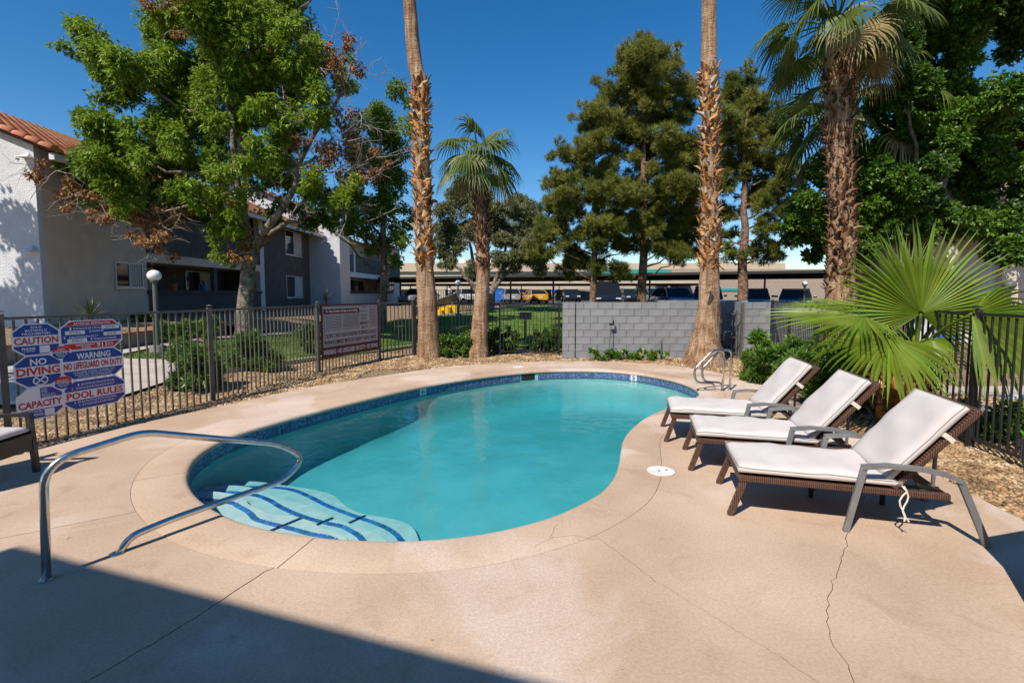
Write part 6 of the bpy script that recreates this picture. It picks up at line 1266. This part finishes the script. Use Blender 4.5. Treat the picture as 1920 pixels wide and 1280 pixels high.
# shorter palm
pB = empty('fan_palm', (-.98, 13.74, 0), label='shorter fan palm with full crown beside the tall left palm', cat='palm tree')
path = [((-.98, 13.74, -.1), .33), ((-.98, 13.74, .1), .31), (AT(897, 640, 13.74), .25), (AT(902, 580, 13.74), .21), (AT(906, 490, 13.74), .18), (AT(904, 420, 13.74), .175), (AT(900, 330, 13.74), .19), (AT(898, 300, 13.74), .16)]
palm_trunk(pB, path); boots(pB, path, 2.4, 5.05, 260, 'boot_dark', .62, .1, 120); tB = Vector(AT(898, 305, 13.74)); palm_crown(pB, tB, 17, .72, .98, 'frond', 5, el0=-35, el1=72, nseg=30, droop=2.1, dry=.12)
frond(pB, tB, tB+Vector((0, -.45, .18)), (0, -.75, -.55), (0, -.5, .85), .62, 'frond_bright', nseg=30, spread=230, droop=.35)
# tall right palm
pC = empty('fan_palm', (4.83, 12.3, 0), label='tall palm with shaggy orange leaf bases beside the grab rails', cat='palm tree')
path = [((4.86, 12.3, -.1), .58), ((4.86, 12.3, .1), .52), ((4.86, 12.3, .4), .40), ((4.87, 12.3, .7), .34), (AT(1328, 580, 12.3), .265), (AT(1330, 480, 12.3), .22), (AT(1331, 300, 12.3), .18), (AT(1329, 125, 12.3), .19), (AT(1329, 110, 12.3), .18), (AT(1330, 0, 12.3), .165), (AT(1331, -320, 12.3), .16)]
palm_trunk(pC, path); boots(pC, path, 2.45, 7.2, 295, 'boot', .72, .2, 420); palm_crown(pC, AT(1331, -320, 12.3), 22, .9, 1.0, 'frond', 9, nseg=18)
# cut stub
MB().tube([AT(1334, 545, 12.0), AT(1325, 548, 11.85)], [.05, .035], 7).build('cut_stub', 'palm_bark', pC)
# thick palm behind the wall and its companion
DY = 14.9
pD = empty('fan_palm', AT(1578, 600, DY), label='thick palm with drooping crown at the upper right', cat='palm tree'); pD.location.z = 0
path = [((9.95, DY, -.1), .55), (AT(1575, 545, DY), .40), (AT(1578, 430, DY), .33), (AT(1574, 300, DY), .33), (AT(1572, 150, DY), .37), (AT(1570, 110, DY), .35), (AT(1568, 45, DY), .2)]
palm_trunk(pD, path); boots(pD, path, 1.9, 8.5, 298, 'boot_dark', .92, .06, 520); tD = Vector(AT(1568, 40, DY)); palm_crown(pD, tD, 26, 1.4, 1.45, 'frond', 12, el0=-38, el1=76, nseg=36, droop=1.7, dry=.1)
pE_ = empty('fan_palm', AT(1603, 600, 18.5), label='second palm half hidden behind the thick right hand palm', cat='palm tree'); pE_.location.z = 0
path = [((AT(1606, 600, 18.5)[0], 18.5, -.1), .4), (AT(1604, 440, 18.5), .36), (AT(1600, 300, 18.5), .33), (AT(1598, 225, 18.5), .3)]
palm_trunk(pE_, path); boots(pE_, path, 1.8, 7.6, 150, 'boot_dark', 1.2, .06); palm_crown(pE_, AT(1598, 205, 18.5), 24, 1.9, 1.8, 'frond', 21, nseg=28, droop=1.8, dry=.15)
# young fan palm by the loungers
pF = empty('fan_palm', (5.35, 6.75, 0), label='young bright green fan palm behind the loungers', cat='palm tree')
path = [((5.35, 6.75, -.1), .26), ((5.38, 6.72, .3), .25), ((5.45, 6.65, .7), .23), ((5.5, 6.6, 1.1), .16)]
palm_trunk(pF, path, 'fiber'); boots(pF, path, .0, 1.05, 70, 'boot', .95, .1); T0 = Vector((5.48, 6.62, .98)); random.seed(4)
H = lambda x, y, Y: Vector(AT(x, y, Y))
def yf(hub, axis, nrm, Rr, **k): return frond(pF, T0, hub, axis, nrm, Rr, 'frond_bright', pr=.02, **k)
yf(H(1727, 588, 6.45), (.05, -.06, 1), (-.15, -1, 0.05), 1.25, nseg=54, spread=265, split=.50, droop=.06, fold=.3, jitter=.04)
yf(H(1668, 632, 6.05), (-.45, -.45, -.5), (-.1, -.7, .9), 1.08, nseg=38, spread=200, split=.46, droop=.6, fold=.3, jitter=.06)
yf(H(1822, 588, 5.7), (.8, -.2, -.5), (.05, -.85, .45), 1.3, nseg=34, spread=150, split=.52, droop=.55, fold=.3, jitter=.05)
yf(H(1620, 592, 6.6), (-1, -.05, -.04), (-.05, -.25, .97), 1.3, nseg=36, spread=170, split=.42, droop=.16, fold=.3, jitter=.08)
yf(H(1600, 605, 7.0), (-.8, .2, -.3), (0, 0, 1), .95, nseg=34, spread=220, split=.32, droop=1.1, jitter=.08)
yf(H(1770, 590, 7.0), (.6, .6, .15), (0, -.3, 1), 1.05, nseg=38, spread=220, split=.36, droop=.5, jitter=.06)
yf(H(1690, 590, 7.1), (-.35, .8, .25), (0, -.4, 1), 1.0, nseg=36, spread=220, split=.36, droop=.5, jitter=.06)
yf(H(1748, 635, 6.15), (.2, -.45, -.7), (0, -.8, .5), .8, nseg=28, spread=170, split=.3, droop=1.2, jitter=.08)
yf(H(1645, 590, 6.9), (-.8, .1, .2), (0, -.3, 1), 1.1, nseg=38, spread=210, split=.36, droop=.45, jitter=.07)
yf(H(1785, 575, 6.7), (.95, .1, .2), (0, -.4, 1), 1.2, nseg=42, spread=200, split=.36, droop=.28, jitter=.06)
yf(H(1700, 560, 6.8), (-.6, .1, .8), (0, -1, .3), 1.1, nseg=44, spread=200, split=.36, droop=.22, jitter=.06)
for hb_, ax_, rr_ in ((H(1650, 650, 6.4), (-.5, -.2, -.8), .7), (H(1735, 660, 6.3), (.3, -.2, -.9), .65), (H(1690, 665, 6.9), (-.1, .3, -.9), .6)): frond(pF, T0, hb_, ax_, (0, -.8, .3), rr_, 'frond_dry', pr=.014, nseg=18, spread=120, split=.25, droop=1.2, jitter=.1)

# ------------------------------------------------------------------ shrubs
def shrub(name, clumps, label, mat='leaf_hedge', per=160, L=.11, W=.028, k=5, dens=.25, cat='shrub', group=None, stems=8, up=.5, sub=3, flowers=None, spread=.9):
    cs = [(np.array(c, float), r) for c, r in clumps]; lo = min(c[2]-r for c, r in cs); ctr = np.mean([c for c, r in cs], axis=0); base = Vector((ctr[0], ctr[1], hz1(ctr[0], ctr[1])-.02))
    t = empty(name, base, label=label, cat=cat, group=group); m = MB()
    for i in range(stems): c, r = cs[i % len(cs)]; limb(m, [np.array(base)+np.r_[RNG.normal(0, .06, 2), 0], c+RNG.normal(0, r*.4, 3)], .014, .005, 5, .01, 5)
    m.build('stems', 'bark', t, kind='stuff'); crown('foliage', cs, per, mat, t, k=k, L=L, W=W, sub=sub, dens_ref=dens, up=up, droop=.12, spread=spread)
    if flowers:
        fm = MB()
        for _ in range(flowers[1]):
            c, r = cs[RNG.integers(len(cs))]; q = c+unit(RNG.normal(size=3)+np.array([0, -.6, .2]))*r*.95; fm.lathe([(0, -.015), (.03, .0), (.022, .015), (0, .012)], 5, tuple(q))
        fm.build('blossoms', flowers[0], t, kind='stuff')
    return t
def mound(cx, cy, rx, ry, h, n, r): return [((cx+RNG.uniform(-rx, rx), cy+RNG.uniform(-ry, ry), hz1(cx, cy)+RNG.uniform(.15, h)), r*RNG.uniform(.8, 1.2)) for _ in range(n)]
hedge = []
for x, y in ((4.75, 9.9), (5.1, 9.6), (5.2, 9.2), (5.0, 8.8), (5.25, 8.4), (4.95, 8.1), (5.3, 7.8), (5.05, 7.4), (5.35, 9.9), (5.5, 8.9), (4.9, 9.4), (4.85, 7.6), (5.6, 8.1)): hedge += [((x+.1, y, .2), .3), ((x+.15, y, .5), .33), ((x+.25, y, .72), .28)]
shrub('oleander_hedge', hedge, 'dense green oleander hedge with pink blossoms behind the farthest lounger', per=260, L=.15, W=.026, k=5, stems=30, flowers=('flower', 8), dens=.22)
shrub('groundcover_shrub', [((x, 13.15+RNG.uniform(-.2, .15), .07+RNG.uniform(0, .09)), .16) for x in np.arange(2.2, 4.2, .12)], 'low leafy groundcover with yellow flowers along the block wall', mat='leaf_hedge', per=120, L=.08, W=.035, stems=6, flowers=('flower_yellow', 14), dens=.16)
def olean(px, py, Y, w_, h, lb, per=230): q = at(px, py, Y); shrub('oleander_shrub', mound(q.x, Y, w_, w_*.7, h, 14, .24), lb, per=per, L=.16, W=.024, k=5, dens=.22, stems=14, flowers=('flower', 2))
olean(372, 700, 8.9, .36, .72, 'oleander bush behind the fence just left of the second post'); olean(482, 660, 11.0, .36, .72, 'oleander bush behind the fence below the ash trunk'); olean(585, 650, 13.4, .3, .6, 'oleander bush behind the left edge of the maroon board')
olean(335, 600, 14.2, .35, .55, 'bright shrub in the raised planter right of the globe lamp'); olean(382, 600, 15.2, .3, .5, 'small shrub in the raised planter beside the second fence post')
for n_, (px, Y) in enumerate(((335, 14.2), (382, 15.2))): pass
def hedgebox(cx, cy, sx, sy, h, lb, mat='leaf_hedge'):
    cs = [((cx+a*sx*.36, cy+b*sy*.36, hz1(cx, cy)+.12+c*(h-.25)), .22) for a in (-1, 0, 1) for b in (-1, 0, 1) for c in (0, .5, 1)]
    shrub('boxwood_shrub', cs, lb, mat, per=150, L=.055, W=.035, k=4, dens=.18, stems=8, sub=3)
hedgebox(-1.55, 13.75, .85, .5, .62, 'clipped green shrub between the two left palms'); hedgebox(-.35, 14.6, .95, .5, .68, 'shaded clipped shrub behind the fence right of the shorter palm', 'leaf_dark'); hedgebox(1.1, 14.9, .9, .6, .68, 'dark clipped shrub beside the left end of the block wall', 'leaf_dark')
hedgebox(-13.3, 17.9, 1.0, .8, .8, 'dark bush against the left building wall', 'leaf_dark')
hb = []
for x, y in ((5.85, 6.05), (6.1, 6.0), (6.35, 6.2), (6.05, 6.4), (6.5, 6.4), (5.8, 6.6), (6.75, 6.5), (6.2, 5.7), (6.9, 6.3), (5.95, 5.75), (6.45, 6.0)): hb += [((x, y, .08), .2), ((x, y, .2), .2)]
shrub('hedge', hb, 'leafy green hedge behind the right fence before the small pool', per=150, L=.08, W=.045, k=4, dens=.22, stems=20)
shrub('shrub', [((5.55+RNG.uniform(-.2, .2), 7.2+RNG.uniform(-.3, .3), RNG.uniform(.15, .7)), .22) for _ in range(9)], 'small leafy shrub around the young palm trunk', per=110, L=.09, W=.05, k=4, dens=.22)
# yuccas and agaves
def yucca(base, h, n, L, label, W=.03, mat='yucca'):
    t = empty('yucca', base, label=label, cat='yucca'); b = Vector(base); MB().tube([b-Vector((0, 0, .05)), b+Vector((0, 0, h))], .06, 8).build('stem', 'fiber', t)
    for i in range(n):
        az = i*2.4; el = R(5+80*(i/n)); d = Vector((math.cos(az)*math.cos(el), math.sin(az)*math.cos(el), math.sin(el))); sd_ = d.cross(Vector((0, 0, 1))).normalized(); p = b+Vector((0, 0, h)); l_ = L*random.uniform(.8, 1.1); q = []
        for k in range(5): tt = k/4; c = p+d*l_*tt-Vector((0, 0, .25*l_*tt*tt*(1-i/n))); wd = W*(1-tt)**.6; q += [c-sd_*wd, c+Vector((0, 0, -.3*wd)), c+sd_*wd]
        MB().add(q, [(3*k+j, 3*k+j+1, 3*k+j+4, 3*k+j+3) for k in range(4) for j in range(2)]).build('leaf', mat, t)
q = at(170, 590, 13.6); yucca((q.x, 13.6, .72), .4, 34, .62, 'spiky yucca on the planter bed above the sign cluster')
q = at(612, 590, 31); yucca((q.x, 31, .6), .7, 26, .9, 'dark spiky yucca before the white apartment wing')
q = at(1908, 560, 16.6); yucca((q.x, 16.6, .1), 1.0, 22, .6, 'small yucca at the right picture edge before the grey wall')
# potted plants on the patio ledges
def pot(p, r, h, pl_, label, mat='terracotta_pot'):
    t = empty('potted_plant', p, label=label, cat='potted plant'); MB().lathe([(0, 0), (r*.75, 0), (r, h*.9), (r*1.08, h*.9), (r*1.08, h), (0, h)], 14, p).build('pot', mat, t, smooth='auto')
    for i in range(9):
        az = i*2.4; el = R(35+50*i/9); d = Vector((math.cos(az)*math.cos(el), math.sin(az)*math.cos(el), math.sin(el))); b = Vector(p)+Vector((0, 0, h)); sd_ = d.cross(Vector((0, 0, 1))).normalized()*.02; MB().add([b-sd_, b+sd_, b+d*pl_*.6+sd_*.8, b+d*pl_, b+d*pl_*.6-sd_*.8], [(0, 1, 2, 3, 4)]).build('leaf', 'yucca', t)
pot((XF-.08, 21.2, 1.88), .17, .3, .5, 'red potted plant on the dark patio ledge of the left building'); pot((XF-.1, 23.3, 1.88), .17, .3, .25, 'blue potted plant on the dark patio ledge of the left building', 'blue_paint'); pot((XF-.08, 27.7, 1.88), .16, .25, .6, 'spiky potted plant on the ledge right of the ash trunk')
pot((XB-.06, 39.8, 1.95), .2, .35, .6, 'pale potted plant on the far white wing ledge'); pot((XB-.06, 42.5, 1.95), .18, .3, .25, 'red pot on the far wing ledge, left of a pair'); pot((XB-.06, 46, 1.95), .18, .3, .25, 'red pot on the far wing ledge, right of a pair')
# wall ornament on the far patio
p = Vector((XB-1.8, 43.2, 2.35)); f = empty('wall_ornament', p, label='round brown and yellow sun ornament on the far patio wall', cat='ornament'); MB().tube([p, p+Vector((.06, 0, 0))], .42, 16).build('disc', 'copper', f); MB().tube([p+Vector((.06, 0, 0)), p+Vector((.09, 0, 0))], .2, 14).build('centre', 'yellow', f)
# blue sling chair beyond the right fence
f = empty('sling_chair', (8.3, 10.2, 0), label='blue fabric chair seen through the right fence beside the small pool', cat='chair')
MB().bar((8.0, 10.1, .42), (8.6, 10.1, .38), .55, .03).build('seat', 'blue_paint', f); MB().bar((8.6, 10.1, .38), (8.95, 10.1, .95), .55, .03).build('backrest', 'blue_paint', f)
for x, y in ((8.02, 9.85), (8.02, 10.35), (8.62, 9.85), (8.62, 10.35)): MB().bar((x, y, 0), (x, y, .42), .03, .03).build('leg', 'alu', f)

# ------------------------------------------------------------------ lettering (queued text turned into flat meshes)
def make_texts():
    tmp = []
    for t in TEXTS:
        cu = bpy.data.curves.new('lettering', 'FONT'); cu.body = t[0]; cu.resolution_u = 2; cu.offset = .026 if t[6] > .03 else .016
        o = bpy.data.objects.new('lettering_tmp', cu); COL.objects.link(o); tmp.append((o, t))
    dg = bpy.context.evaluated_depsgraph_get(); dg.update()
    for o, (s, parent, origin, u, v, wd, ht, mat, name, off) in tmp:
        me = bpy.data.meshes.new_from_object(o.evaluated_get(dg)); bpy.data.objects.remove(o)
        if not len(me.vertices): continue
        a = np.empty(len(me.vertices)*3); me.vertices.foreach_get('co', a); a = a.reshape(-1, 3); lo, hi = a.min(0), a.max(0); c = (lo+hi)/2; d = np.maximum(hi-lo, 1e-6)
        q = (a-c)/d*np.array([wd, ht, 0]); L0 = worldloc(parent); u = u.normalized(); n_ = u.cross(v)
        W = np.array(origin-L0+n_*off)+q[:, :1]*np.array(u)+q[:, 1:2]*np.array(v); me.vertices.foreach_set('co', W.ravel()); me.materials.clear(); me.materials.append(M[mat]); me.update()
        no = bpy.data.objects.new(name, me); link(no, parent)
make_texts()
print('objects', len(bpy.data.objects), 'tris', sum(len(m.loop_triangles) if m.loop_triangles else sum(len(p.vertices)-2 for p in m.polygons) for m in bpy.data.meshes))
